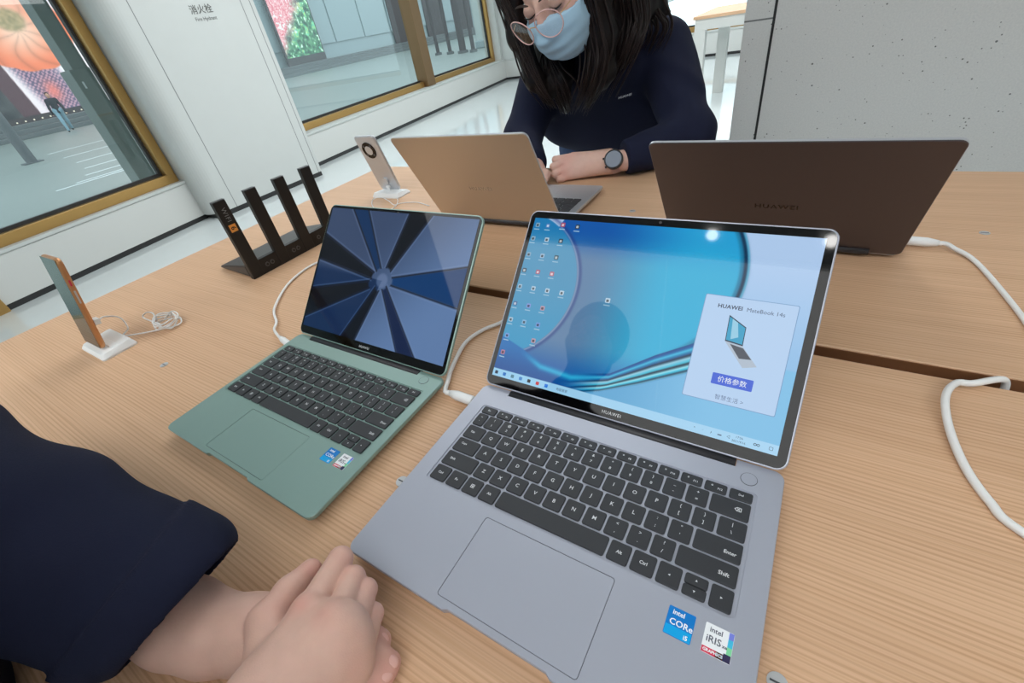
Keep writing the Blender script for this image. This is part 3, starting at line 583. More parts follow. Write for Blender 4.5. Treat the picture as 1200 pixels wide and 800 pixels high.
# gold and dark laptops seen from behind ----------------------------------------------------------------------
def rear_laptop(label, hx, hy, yaw, W, D, Lh, ang, alu, deck):
    # hinge centre at (hx,hy); the user sits on the +y side
    rz = math.pi+R(yaw); ex = Vector((math.cos(rz), math.sin(rz), 0)); ey = Vector((-math.sin(rz), math.cos(rz), 0))
    loc = Vector((hx, hy, TZ+.0004))-ex*(W/2)-ey*(D+.001)
    r, M, T = laptop(label, loc, rz, W, D, .0150, ang, Lh, deck, (W/2-.1373, D-.1215), (W/2-.06, W/2+.06, .0075, .0796), (W/2-.045, W/2+.045), (.036, W-.036), (W-.026, D-.0128), legends=False, lidalu=alu, rear=True)
    s = xform(raster_me('s', lambda X, Y: lerp3((30, 60, 110), (90, 150, 200), sstep(0, .3, X+Y)), W-.016, Lh-.022, 24, 16), M @ Matrix.Translation((.008, .015, .0007))); link('screen', s, 'display', r)
    return r, M
gold, QM = rear_laptop('pale gold laptop seen from behind, open towards the masked woman', -.545, .752, 0, .3075, .217, .217, 116.2, 'gold_alu', 'silver_alu')
dark, DM = rear_laptop('space-grey laptop with dark reflections put in its lid colour, seen from behind, right of the masked woman', -.024, .754, -2.1, .322, .226, .2225, 124.7, 'shaded_alu', 'grey_alu')
def back_logo(root, M, W, Lh, s, m):
    link('maker_name', xform(text_me('HUAWEI', s, space=1.2, bold=.0003), M @ Matrix.Translation((W/2, Lh*.42, -.00492)) @ Matrix.Rotation(math.pi, 4, 'Y')), m, root)
mat('logo_dark', (48, 40, 38), .25, metal=.6); mat('logo_gold', (206, 194, 178), .22, metal=.5)
back_logo(dark, DM, .322, .2225, .0125, 'logo_dark'); back_logo(gold, QM, .3075, .217, .0125, 'logo_gold')
for y in (.020, .040): 
    pt = box_me('p', -.0008, .0008, -.0045, .0045, -.0014, .0014); pt.transform(Matrix.Translation((0, .217-y, .0105))); link('port', pt, 'rubber', gold)

# ================================================================ router
rt = thing('wifi_router', 'black wifi router with four flat upright antennas behind the green laptop', 'router', (-.950, .3990, TZ), R(-1.3))
SEG = (.2285)
v = [(-.150, 0.006, .004), (-.012, 0, .004), (-.012, SEG, .004), (-.150, SEG-.006, .004), (-.150, 0.006, .0085), (-.012, 0, .031), (-.012, SEG, .031), (-.150, SEG-.006, .0085)]
bm = bmesh.new(); vs = [bm.verts.new(p) for p in v]
for q in ((0, 1, 2, 3), (4, 5, 6, 7), (0, 1, 5, 4), (1, 2, 6, 5), (2, 3, 7, 6), (3, 0, 4, 7)): bm.faces.new([vs[i] for i in q])
bmesh.ops.bevel(bm, geom=bm.edges[:], offset=.002, segments=2, affect='EDGES'); link('body', bm_me('b', bm), 'router_top', rt)
link('back_panel', box_me('p', -.0125, 0, 0, SEG, 0, .0335, .0012), 'router_black', rt)
for i, s0 in enumerate((.0005, .0675, .1345, .2025)):
    an = link('antenna', box_me('a', -.011, .0012, s0, s0+.0255, .002, .165, .0014), 'router_black', rt)
    link('antenna_tip', box_me('a', -.0108, .0010, s0+.0002, s0+.0253, .1651, .1662, .0004), 'steel_dark', an)
    if i == 0:
        Mx = frame_mat((.0014, s0+.0128, .138), (0, 0, -1), (0, 1, 0)); link('antenna_text', xform(text_me('WIFI', .0125, space=1.15), Mx), mat('router_ink', (126, 128, 130), .5), an)
        Mx = frame_mat((.0014, s0+.0128, .1105), (0, 0, -1), (0, 1, 0)); link('text_plate', xform(flat_me('q', [(-.008, -.007, 0), (.007, -.007, 0), (.007, .007, 0), (-.008, .007, 0)]), Mx), 'orange_print', an)
        Mx = frame_mat((.0016, s0+.0128, .1110), (0, 0, -1), (0, 1, 0)); link('antenna_text', xform(text_me('6', .0135, bold=.0003), Mx), 'router_black', an)
for s0 in (.040, .052, .108, .120, .178):
    pr = tube_me('p', [(.0002, s0, .017), (.0012, s0, .017)], .0048, 14); link('port', pr, 'steel_dark', rt)
    link('port_core', tube_me('p', [(.0010, s0, .017), (.0016, s0, .017)], .0026, 10), 'router_black', rt)

# ================================================================ phones on stands
def phone(name, label, x, y, yaw, ang, screen_front, body, loc_cable):
    r = thing(name, label, 'phone', (x, y, TZ), R(yaw), 'phones on white stands')
    a = R(ang); up = Vector((0, math.cos(a), math.sin(a))); nf = Vector((0, -math.sin(a), math.cos(a)))   # nf faces -y
    M = frame_mat((0, 0, .012), (1, 0, 0), up, nf); W, L, t = .0745, .161, .0088
    rings = []
    for ins, z in ((.0022, -t/2), (.0005, -t/2+.0018), (0, 0), (.0005, t/2-.0018), (.0022, t/2)): rings.append([(px_, py_, z) for px_, py_ in rrect(-W/2+ins, W/2-ins, ins, L-ins, .009)])
    link('body', xform(loft_me('b', rings), M), body, r); return r, M
p1, M1 = phone('smartphone', 'gold-edged smartphone leaning on the white stand at the left table edge', -1.011, .124, .4, 78.2, True, 'brass', None)
link('screen', xform(raster_me('s', lambda X, Y: lerp3((34, 46, 44), (70, 84, 78), sstep(.02, .11, Y))*(1-.25*sstep(.03, .025, Y))[..., None], .071, .157, 12, 30), M1 @ Matrix.Translation((-.0355, .002, .0046))), 'display', p1)
link('side_button', xform(box_me('b', .0366, .0378, .085, .107, -.0012, .0012, .0004), M1), 'steel', p1); link('side_button', xform(box_me('b', .0366, .0378, .115, .125, -.0012, .0012, .0004), M1), 'stk_red', p1)
p2, M2 = phone('smartphone', 'silver smartphone with a round black camera ring, on the stand beside the gold laptop', -1.018, .904, 1.8, 104.4, False, 'silver_alu', None)
for nm, r0, z, m_ in (('camera_ring', .0225, .0060, 'bezel'), ('camera_disc', .0125, .0064, 'silver_alu')):
    link(nm, xform(cyl_me('c', r0, .0042, z, 32), M2 @ Matrix.Translation((-.002, .122, 0))), m_, p2)
for i in range(4):
    a_ = R(45+90*i); link('camera_lens', xform(cyl_me('c', .0036, .0060, .0066, 14), M2 @ Matrix.Translation((-.002+.0176*math.cos(a_), .122+.0176*math.sin(a_), 0))), 'steel_dark', p2)
def stand(label, x, y, yaw, flip):
    r = thing('phone_stand', label, 'phone stand', (x, y, TZ), R(yaw), 'white phone stands')
    b = rrect(-.052, .052, -.028, .028, .006); t_ = rrect(-.046, .046, -.024, .024, .005)
    link('base', loft_me('b', [[(p, q, 0) for p, q in b], [(p, q, .003) for p, q in b], [(p, q, .011+(-q if flip else q)*.08) for p, q in t_]]), 'plastic_white', r)
    link('rest', box_me('r', -.016, .016, -.004 if flip else .002, -.002 if flip else .004, .011, .040, .0006), 'plastic_white', r) if False else None
    link('slot', box_me('s', -.040, .040, -.0055, .0055, .0095, .0118, .0005), 'plastic_white', r)
    return r
stand('white block stand holding the gold-edged phone', -1.006, .137, 0, False); stand('white block stand holding the phone with the camera ring', -1.010, .890, 1.8, True)
link('alarm_sensor', xform(cyl_me('c', .010, .0046, .0095, 20), M2 @ Matrix.Translation((.000, .030, 0))), 'steel', p2); link('alarm_sensor', xform(cyl_me('c', .006, .0046, .012, 16), M2 @ Matrix.Translation((.001, .012, 0))), 'plastic_white', p2)
link('alarm_sensor', xform(box_me('c', .020, .036, .043, .053, -.013, -.0043, .001), M1), 'plastic_white', p1)

# ================================================================ cables
def cable(label, pts, r=.0022, plug=None, plen=.030, pr=.0052):
    """plug=(point, direction): moulded white plug at the start"""
    root = thing('charging_cable', label, 'cable', (0, 0, 0), group='white cables')
    P3 = [np.array(p, float) for p in pts]
    if plug is not None:
        a0 = np.array(plug[0], float); d0 = np.array(plug[1], float); d0 /= np.linalg.norm(d0); P3 = [a0+d0*plen*.9, a0+d0*(plen+.008)]+P3
    link('cord', tube_me('c', catmull(P3, 10), r, 10), 'cable_white', root)
    if plug is not None:
        a = np.array(plug[0], float); d_ = np.array(plug[1], float); d_ /= np.linalg.norm(d_)
        link('plug', tube_me('p', [a, a+d_*.002, a+d_*plen*.7, a+d_*plen], [pr*.85, pr, pr, pr*.62], 14), 'plastic_white', root)
        link('strain_relief', tube_me('p', [a+d_*(plen+.0005*k+.0012*k) for k in range(7)], [pr*.6*(1 - .06*k)*(1.0 if k % 2 == 0 else .82) for k in range(7)], 10), 'cable_white', root)
    return root
zt = TZ
cable('white charging cable plugged into the left side of the green laptop', [(-.705, .283, zt+.006), (-.728, .302, zt+.004), PZ(322, 360, .004), PZ(340, 330, .003), PZ(371, 308, .003), (-.80, .495, zt+.003), (-.70, .500, zt+.003), (-.615, .504, zt+.002), (-.585, .504, zt-.012)], plug=((-.633, .262, zt+.0078), (-1, .22, 0)), plen=.034)
cable('white charging cable plugged into the left side of the grey laptop', [PZ(525, 446, .007), PZ(530, 430, .006), PZ(545, 402, .004), PZ(565, 387, .003), PZ(590, 376, .003), (-.34, .47, zt+.003), (-.335, .506, zt-.01)], r=.0028, plug=((-.2795, .270, zt+.0082), (-1, .02, 0)), plen=.036, pr=.0062)
cable('white cable plugged into the right side of the dark laptop', [PZ(1120, 292, .006), PZ(1138, 302, .004), PZ(1160, 324, .003), PZ(1200, 374, .003), (.245, .56, zt+.003), (.25, .508, zt-.008)], r=.0030, plug=((.1385, .800, zt+.0085), (1, -.06, 0)), plen=.044, pr=.0066)
cable('white cable looping out of the table gap at the right edge', [(.215, .506, zt-.02), (.207, .502, zt+.004), PZ(1140, 449, .008), PZ(1120, 449, .010), PZ(1108, 465, .010), PZ(1112, 500, .006), PZ(1130, 545, .004), PZ(1160, 588, .003), PZ(1199, 624, .003), (.26, .275, zt+.003), (.42, .235, zt+.003), (.80, .26, zt+.003), (1.25, .20, zt+.003), (1.70, .24, zt+.003)], r=.0033)
# phone cables
c1 = [np.array(M1 @ Vector((.033, .048, -.010)))+np.array([-1.011, .124, TZ]), PZ(122, 371, .046), PZ(140, 372, .035), PZ(150, 384, .016), PZ(148, 393, .006)]
for k in range(34):
    a_ = k*.92; rr = .020+.004*math.sin(k*1.7); c1.append((-.957+.022*math.cos(a_)*1.15+.002*math.sin(k*2.3), .222+.9*rr*math.sin(a_), zt+.004+.0035*(k % 5)))
c1 += [PZ(168, 372, .014), PZ(172, 366, .022), PZ(180, 368, .024), PZ(181, 380, .012)]
cable('thin white cable coiled behind the gold-edged phone', c1, r=.0013)
cable('thin white cable looped beside the phone with the camera ring', [M2 @ Vector((.001, .012, .010))+Vector((-1.018, .904, TZ)), PZ(459, 226, .008), PZ(466, 234, .003), PZ(462, 243, .002), PZ(448, 247, .002), PZ(437, 242, .002), PZ(437, 234, .003), PZ(446, 231, .006), PZ(455, 235, .010), PZ(462, 240, .004), PZ(470, 238, .002), PZ(488, 237, .002), PZ(503, 241, .002)], r=.0011)
# ================================================================ outside: street, screens, passers-by
mat('paving', (128, 138, 135), .45, var=.10, vscale=.35); mat('kerb', (96, 100, 102), .6); mat('facade', (150, 166, 170), .55, var=.05, vscale=.3); mat('facade_dark', (70, 66, 70), .6); mat('post_green', (108, 122, 118), .5)
mat('stone_step', (98, 104, 106), .6, var=.06, vscale=1); mat('pole_grey', (88, 94, 98), .5); mat('off_white', (214, 220, 222), .5); mat('kiosk', (186, 196, 194), .5)
sp_ = [(-90, -30), (-5.6, -30), (-5.6, 2.4), (-6.1, 3.0), (-7.0, 10.2), (-9.5, 12), (-14, 60), (-90, 60)]
st = link('street', loft_me('s', [[(x, y, -.12) for x, y in sp_], [(x, y, -.02) for x, y in sp_]]), 'paving'); tag(st, 'grey paved street outside the shop windows', kind='structure')
for i in range(7): link('pale_strip', box_me('l', -11.5-.25*i*i, -11.42-.25*i*i, 2.5+.4*i, 5.2+.9*i, -.0198, -.016), 'off_white', st)  # thin pale stripes laid on the street surface
fa = thing('office_building', 'pale grey panelled building across the street', 'building', (-38.2, 30, 0))
link('wall', box_me('w', 0, 1.0, -42, 44, 0, 14), 'facade', fa)
for i, y in enumerate(np.arange(-40, 44, 3.5)): link('wall_panel', box_me('p', 1.0, 1.12, y+.05, y+3.4, 1.6, 8.0, .02), 'facade', fa)
for y in np.arange(9.2, 44, 5.2): link('shop_window', box_me('p', 1.12, 1.2, y, y+3.2, .5, 4.6, .02), 'facade_dark', fa)
for k in range(3):
    s = link('stone_step', box_me('s', -37.0+.0*k, -33.6-.75*k, -6, 58, -.02+.2*k, .18+.2*k, .02), 'stone_step'); tag(s, ('lowest', 'middle', 'top')[k]+' of the long stone steps below the pumpkin billboard', 'step', 'stone steps across the street')
# pumpkin billboard
def vnoise(x, y, s, seed=0):
    rg = np.random.RandomState(seed); g = rg.rand(64, 64); xi = x*s % 63; yi = y*s % 63; x0 = xi.astype(int); y0 = yi.astype(int); fx = xi-x0; fy = yi-y0
    x1 = (x0+1) % 64; y1 = (y0+1) % 64; return (g[y0, x0]*(1-fx)+g[y0, x1]*fx)*(1-fy)+(g[y1, x0]*(1-fx)+g[y1, x1]*fx)*fy
def paint_pumpkin(X, Y):        # X = y-world - 4.5 (0..9), Y = height above the board's foot (0..7.5)
    col = lerp3((250, 240, 244), (236, 224, 232), vnoise(X, Y, 1.3)); cx, cy = 6.5, 3.65
    dots = ((np.sin(X*30)*np.sin(Y*30)) > .1)*1.; m = sstep(5.4, 6.0, X+.25*Y)*sstep(8.4, 7.2, X+.35*Y)*sstep(2.9, 2.5, Y); col = col+((lerp3((96, 90, 120), (190, 150, 170), dots))-col)*m[..., None]
    m = sstep(7.0, 7.4, X)*sstep(8.8, 8.3, X+.2*Y)*sstep(2.2, 1.8, Y); col = col+(np.array((252, 248, 252))-col)*m[..., None]
    m = np.exp(-(((X-6.3)/.35)**2+((Y-.9)/.5)**2)); col = col+(np.array((236, 130, 120))-col)*(m*.9)[..., None]
    a = np.arctan2(Y-cy, X-cx); d = np.hypot((X-cx)/1.28, Y-cy); lob = 1.74+.07*np.abs(np.cos(a*5)); m = sstep(lob+.05, lob-.03, d)
    p = lerp3((255, 208, 184), (244, 134, 96), sstep(.1, 1.7, d)); rib = np.abs(np.sin((a+.35*np.sin(d*2))*5))**.35; p = p*(.80+.20*rib[..., None]); p = p+(np.array((255, 236, 226))-p)*(sstep(.5, 1.3, Y-cy)*.35)[..., None]
    col = col+(p-col)*m[..., None]
    m = sstep(.62, .35, np.hypot((X-cx+.05)/1.25, (Y-cy-.45)))*.9; col = col+(lerp3((130, 128, 96), (190, 170, 130), vnoise(X, Y, 9))-col)*m[..., None]
    m = sstep(.13, .06, np.abs((X-cx+.5)-(cy+.95-Y)*-.9))*sstep(.1, .3, Y-cy-.2)*sstep(1.8, 1.4, Y-cy); col = col+(np.array((196, 200, 176))-col)*m[..., None]
    dk = sstep(4.55, 4.4, X+.12*Y)*sstep(.0, .02, X); col = col+(lerp3((40, 46, 52), (74, 80, 84), vnoise(X, Y, 4))-col)*dk[..., None]
    mb = sstep(.42, .36, np.abs(X+.1*Y-4.75)); col = col+(np.array((82, 58, 68))-col)*mb[..., None]
    return col
bb = thing('led_billboard', 'giant street screen showing an orange pumpkin', 'billboard', (-36.6, 4.5, 0))
link('display', xform(raster_me('d', paint_pumpkin, 9.0, 9.5, 200, 210), frame_mat((.24, 0, .86), (0, 1, 0), (0, 0, 1))), 'led_wall', bb)
link('cabinet', box_me('c', 0, .22, -.15, 9.15, .58, 10.5), 'facade_dark', bb)
for k in range(24): link('bulb', box_me('b', .22, .27, .1+k*.38, .16+k*.38, .64, .70), glow('bulb', (255, 240, 220), 1.2), bb)
def paint_leaf(X, Y):
    n = vnoise(X, Y, 7, 3); n2 = vnoise(X, Y, 3, 5); n3 = vnoise(X, Y, 16, 7); g = lerp3((16, 60, 56), (110, 190, 130), n); g = g+(lerp3((60, 210, 200), (230, 240, 120), n3)-g)*(sstep(.55, .75, n2)*.8)[..., None]
    pk = lerp3((214, 90, 110), (255, 226, 226), n3); m = sstep(1.6, 3.0, Y+1.2*(1.6-X)+.8*(n2-.5)); c = g+(pk-g)*m[..., None]; c = c+(np.array((240, 252, 250))-c)*(sstep(.72, .85, n)*.8)[..., None]; return c
b2 = thing('led_billboard', 'street screen with pink flowers and green leaves seen through the wide window', 'billboard', (-36.6, 26.1, 0))
link('display', xform(raster_me('d', paint_leaf, 3.6, 5.6, 120, 180), frame_mat((.24, 0, 1.1), (0, 1, 0), (0, 0, 1))), 'led_wall', b2); link('cabinet', box_me('c', 0, .22, -.1, 3.7, .58, 6.8), 'facade_dark', b2)
po = thing('entrance_post', 'grey-green post just outside the left window', 'post', (-6.3, 2.06, 0)); link('shaft', box_me('p', -.12, .1, .03, .16, 0, 3.6, .005), 'post_green', po); link('cover', box_me('p', -.15, .115, -.01, .165, 0, TZ+.585, .006), 'post_green', po); link('door_pull', box_me('h', .116, .122, .03, .045, TZ+.42, TZ+.48), 'off_white', po)
pb_ = PZ(38, 190, -TZ); sp = thing('street_pole', 'dark grey pole on the street in front of the steps', 'pole', (pb_[0], pb_[1], -.02)); link('shaft', xform(cyl_me('p', .13, 0, 4.5, 16), Matrix.Translation((0, 0, 0))), 'pole_grey', sp); link('foot_plate', box_me('f', -.22, .22, -.22, .22, 0, .03, .004), 'pole_grey', sp)
kp = PZ(565, 58, -TZ); ks = thing('street_kiosk', 'pale box kiosk outside the far corner window', 'kiosk', (kp[0]-.3, kp[1]+2.6, -.02)); link('body', box_me('k', -1.2, 1.2, -.9, 1.3, 0, 3.4, .15, 4), 'kiosk', ks); link('plinth', box_me('k', -1.25, 1.25, -.95, 1.35, 0, .35, .05), 'facade', ks)
for i, px_ in enumerate((500, 514, 529, 541)):
    q = PZ(px_+14, 64-i*1.2, -TZ); tr = thing('street_pillar', ('leftmost', 'second', 'third', 'rightmost')[i]+' slim dark pillar outside the far corner window', 'pillar', (q[0], q[1], -.02), group='slim pillars on the street'); link('shaft', cyl_me('p', .10+.08*(i == 2), 0, 4.6, 12), 'facade_dark', tr); link('collar', cyl_me('p', .2+.08*(i == 2), 0, .12, 12), 'kerb', tr)

def join_me(name, mes, mats=None):
    bm = bmesh.new()
    for m in mes: bm.from_mesh(m)
    me = bpy.data.meshes.new(name); bm.to_mesh(me); bm.free()
    for p in me.polygons: p.use_smooth = True
    return me
mat('skin_far', (198, 150, 128), .6); mat('hair', (20, 16, 16), .5, spec=.25); mat('cloth_dark', (40, 44, 54), .85); mat('denim_pale', (126, 156, 170), .85); mat('cloth_black', (22, 22, 25), .85); mat('cloth_maroon', (84, 22, 28), .85)
def small_person(label, loc, heading, top, legs, stride=.0, reach=None, h=.016):
    root = thing('person', label, 'person', loc, heading)
    def fld(): return Field((-.55, -.5, -.02), (.55, .5, 1.78), h)
    s = stride; A = lambda x, y, z: (x, y, z)
    hands = [(-.27, .10*s, .82), (.27, -.16*s, .82)]; elb = [(-.25, -.02, 1.06), (.25, -.06, 1.06)]
    if reach is not None: hands[0] = reach; elb[0] = tuple((np.array(reach)+np.array((-.2, 0, 1.36)))/2+np.array((0, .05, -.06)))
    f = fld(); f.add(f.ell((0, -.01, 1.58), (.078, .095, .115)), .01); f.chain([(0, .01, 1.36), (0, 0, 1.50)], [.055, .05], .02)
    for hd, e in zip(hands, elb):
        d_ = np.array(hd)-np.array(e); d_ = d_/np.linalg.norm(d_); f.add(f.cone(np.array(hd)-d_*.06, np.array(hd)+d_*.07, .03, .022), .01)
    link('body', f.mesh('b'), 'skin_far', root)
    f = fld(); f.chain([(0, 0, .92), (0, 0, 1.12), (0, .0, 1.32)], [.145, .13, .15], .06); f.chain([(-.16, 0, 1.38), (.16, 0, 1.38)], [.075, .075], .05)
    for sx, hd, e in ((-1, hands[0], elb[0]), (1, hands[1], elb[1])): f.chain([(sx*.18, 0, 1.37), e, hd], [.07, .052, .042], .03)
    link('jacket', f.mesh('j'), top, root)
    f = fld(); f.chain([(-.07, 0, .93), (.07, 0, .93)], [.14, .14], .05)
    for sx, st_ in ((-1, s), (1, -s)): f.chain([(sx*.09, 0, .88), (sx*.1, -.22*st_*(1 if st_ > 0 else .6), .48), (sx*.1, -.36*st_, .08+(.06*abs(s) if st_ < 0 else 0))], [.095, .07, .052], .04)
    link('trousers', f.mesh('t'), legs, root)
    f = fld()
    for sx, st_ in ((-1, s), (1, -s)): z = .03+(.05*abs(s) if st_ < 0 else 0); f.add(f.cone((sx*.1, -.36*st_+.05, z), (sx*.1, -.36*st_-.14, z), .042, .034), .01)
    link('shoe_pair', f.mesh('s'), 'cloth_black', root)
    f = fld(); f.add(f.ell((0, .015, 1.61), (.088, .10, .112)), .01); f.cut(f.ell((0, -.13, 1.55), (.085, .10, .12)), .01); link('hair', f.mesh('h'), 'hair', root)
    return root
ped = PZ(84, 153, -TZ); small_person('pedestrian in a dark jacket and pale trousers striding past the pumpkin screen', (ped[0], ped[1], -.02), R(75), 'cloth_dark', 'denim_pale', stride=.8)

# ---- second table far behind
ft = thing('display_table', 'distant oak table on white legs beside the concrete column', 'table', (-1.45, 6.42, 0), R(0))
link('table_top', box_me('t', 0, 2.4, 0, 1.35, TZ-.03, TZ, .002), 'wood', ft); link('apron', box_me('a', .02, 2.38, .02, 1.33, TZ-.135, TZ-.031, .002), 'white_panel', ft)
for (x, y) in ((.02, .02), (.17, .62), (2.24, .02), (2.24, 1.2)): link('leg', box_me('l', x, x+.12, y, y+.11, 0, TZ-.135, .002), 'white_panel', ft)
small_person('shopper in maroon and black, half hidden behind the concrete column', (-.62, 8.10, 0), R(10), 'cloth_maroon', 'cloth_black', reach=(-.42, -.44, .93))
# ================================================================ people at the table
mat('navy', (27, 31, 52), .9, spec=.2, bump=.25, bscale=900, var=.10, vscale=30); mat('navy_rib', (24, 27, 46), .95, spec=.15, bump=.4, bscale=1400); mat('jeans', (40, 62, 98), .85, var=.12, vscale=60)
mat('mask_blue', (168, 204, 226), .8, var=.02, vscale=120); mat('mask_white', (238, 242, 244), .7); mat('pink_frame', (232, 190, 184), .25); mat('lash', (30, 22, 20), .6); mat('brow', (52, 38, 32), .7); mat('nail', (226, 176, 164), .3); mat('strap_pink', (222, 190, 182), .5); mat('watch_black', (22, 23, 26), .3); mat('watch_dial', (84, 98, 116), .12); mat('sweater_ink', (216, 220, 228), .6)
glass_mat('lens', (0.97, 0.93, 0.93)); mat('wire_gold', (214, 176, 130), .3, metal=.8); mat('lip', (186, 116, 104), .5); mat('eye_white', (226, 222, 218), .3)
def skin_mat(name):
    m = bpy.data.materials.new(name); m.use_nodes = True; nt = m.node_tree; b = nt.nodes['Principled BSDF']; a = nt.nodes.new('ShaderNodeAttribute'); a.attribute_name = 'paint'
    n = nt.nodes.new('ShaderNodeTexNoise'); n.inputs['Scale'].default_value = 90; n.inputs['Detail'].default_value = 4; tc = nt.nodes.new('ShaderNodeTexCoord'); nt.links.new(tc.outputs['Object'], n.inputs['Vector'])
    r = nt.nodes.new('ShaderNodeValToRGB'); r.color_ramp.elements[0].color = (.90, .88, .87, 1); r.color_ramp.elements[1].color = (1.06, 1.05, 1.05, 1); nt.links.new(n.outputs['Fac'], r.inputs['Fac'])
    k = nt.nodes.new('ShaderNodeMix'); k.data_type = 'RGBA'; k.blend_type = 'MULTIPLY'; k.inputs['Factor'].default_value = 1; nt.links.new(a.outputs['Color'], k.inputs['A']); nt.links.new(r.outputs[0], k.inputs['B']); nt.links.new(k.outputs['Result'], b.inputs['Base Color'])
    n2 = nt.nodes.new('ShaderNodeTexNoise'); n2.inputs['Scale'].default_value = 900; nt.links.new(tc.outputs['Object'], n2.inputs['Vector']); bp = nt.nodes.new('ShaderNodeBump'); bp.inputs['Strength'].default_value = .12; bp.inputs['Distance'].default_value = .001; nt.links.new(n2.outputs['Fac'], bp.inputs['Height']); nt.links.new(bp.outputs[0], b.inputs['Normal'])
    b.inputs['Roughness'].default_value = .52; b.inputs['Specular IOR Level'].default_value = .35; b.inputs['Subsurface Weight'].default_value = .12; b.inputs['Subsurface Radius'].default_value = (.010, .004, .002); b.inputs['Subsurface Scale'].default_value = .4
    MATS[name] = m
skin_mat('skin')
def paint_skin(me, base, spots):
    """spots: (point, radius, sRGB, strength): pinker skin over knuckles and fingertips"""
    co = np.empty(len(me.vertices)*3, np.float32); me.vertices.foreach_get('co', co); co = co.reshape(-1, 3); c = np.tile(np.array(base, float), (len(co), 1))
    for p, r_, rgb, s in spots:
        w_ = np.exp(-((co-np.array(p))**2).sum(1)/(r_*r_))*s; c += (np.array(rgb)-c)*w_[:, None]
    c = np.clip(c, 0, 255)/255; lin = np.where(c <= .04045, c/12.92, ((c+.055)/1.055)**2.4); at = me.color_attributes.new('paint', 'FLOAT_COLOR', 'POINT'); at.data.foreach_set('color', np.concatenate([lin, np.ones((len(lin), 1))], 1).astype(np.float32).ravel()); return me
SKIN = (216, 178, 162); PINK = (214, 146, 134)
def rotm(yaw, pitch, roll):
    a, b, c = R(yaw), R(pitch), R(roll); return np.array(Matrix.Rotation(a, 3, 'Z') @ Matrix.Rotation(b, 3, 'X') @ Matrix.Rotation(c, 3, 'Y'))
def head_field(HC, M, h=.0026, neck=None, k=1.0):
    L = lambda x, y, z: HC+M@np.array([x, y, z])*k
    f = Field(HC-.155, HC+.155, h); e = lambda c, r_, kk, rot=None: f.add(f.ell(L(*c), np.array(r_)*k, M), kk)
    e((0, .018, .030), (.074, .092, .088), .005); e((0, -.022, -.020), (.066, .068, .075), .03); e((0, -.042, -.070), (.045, .046, .040), .03)
    e((-.036, -.062, -.034), (.026, .026, .028), .02); e((.036, -.062, -.034), (.026, .026, .028), .02)
    f.add(f.cone(L(0, -.086, .012), L(0, -.108, -.030), .008*k, .013*k), .012); f.add(f.cone(L(-.014, -.094, -.032), L(.014, -.094, -.032), .008*k, .008*k), .01)
    e((0, -.085, -.060), (.026, .012, .014), .012)
    for s in (-1, 1): f.cut(f.ell(L(s*.033, -.098, .004), (.022, .020, .013), M), .016); e((s*.033, -.074, .003), (.0165, .013, .0125), .004); e((s*.076, .018, -.012), (.010, .020, .030), .01)
    if neck is not None: f.add(f.cone(L(0, .030, -.06), neck, .050, .055), .03)
    return f, L

# ---------------------------------------------------------------- the masked woman
HC = PY(657, -30, 1.10); HM_ = rotm(-9, 36, -9); NB = np.array([-.515, 1.255, TZ+.275])
S1 = np.array([-.380, 1.375, TZ+.225]); E1 = np.array([-.262, 1.195, TZ+.045]); W1 = np.array([-.405, 1.076, TZ+.036])
S2 = np.array([-.695, 1.290, TZ+.190]); E2 = np.array([-.712, 1.165, TZ+.075]); W2 = np.array([-.615, 1.040, TZ+.045])
wo = thing('person', 'woman in a navy sweater and blue face mask leaning on the table', 'person', (-.6, 1.7, 0))
def at0(o): o.location = (0.6, -1.7, 0); return o           # meshes below are in world coordinates
HK = 1.13; fh, HL_ = head_field(HC, HM_, neck=NB, k=HK); head_me = fh.mesh('head')
# resting hand: back of the hand towards the camera, fingers folded, little-finger side on the table
kn = [np.array(PY(672, 184, 1.062)), np.array(PY(664, 190, 1.048)), np.array(PY(660, 199, 1.038)), np.array(PY(663, 207, 1.034))]
pj = [np.array(PY(651, 187, 1.050)), np.array(PY(648, 195, 1.034)), np.array(PY(649, 204, 1.026)), np.array(PY(655, 210, 1.024))]
f = Field(np.array([-.66, .96, TZ-.005]), np.array([-.34, 1.16, TZ+.10]), .0016)
f.add(f.cone(W1+np.array([.06, .02, .004]), W1, .027, .0235), .01)
for i, q in enumerate(kn): f.addc(W1+np.array([-.01, 0, .008-.005*i]), q, .020, .0118-.0008*i, .012)
for i, q in enumerate(kn):
    a_ = pj[i]; b_ = a_+np.array([.010, .004, -.024+.004*i]); b_[2] = max(b_[2], TZ+.009); f.chain([q, a_, b_], [.0105-.0006*i, .0092-.0005*i, .0080], .0022)
f.chain([W1+np.array([-.02, .02, .01]), kn[0]+np.array([-.004, .024, -.010]), kn[0]+np.array([-.038, .018, -.018])], [.016, .0125, .0095], .008)
f.d = np.maximum(f.d, TZ+.0006-f.P[..., 2]); hand_me = f.mesh('hand')
f = Field(np.array([-.70, .92, TZ]), np.array([-.52, 1.10, TZ+.09]), .0022); hb_ = np.array([-.585, 1.00, TZ+.036]); f.add(f.cone(W2, hb_, .024, .026), .012)
for i in range(4): b0 = hb_+np.array([-.024+.016*i, -.022, .0]); f.chain([hb_, b0, b0+np.array([.004, -.030, .004]), b0+np.array([.006, -.052, -.010])], [.02, .0105, .0095, .008], .006)
f.chain([hb_, hb_+np.array([.034, -.01, -.004]), hb_+np.array([.044, -.036, -.008])], [.018, .011, .009], .006); f.d = np.maximum(f.d, TZ+.0175-f.P[..., 2]); hand2 = f.mesh('hand')
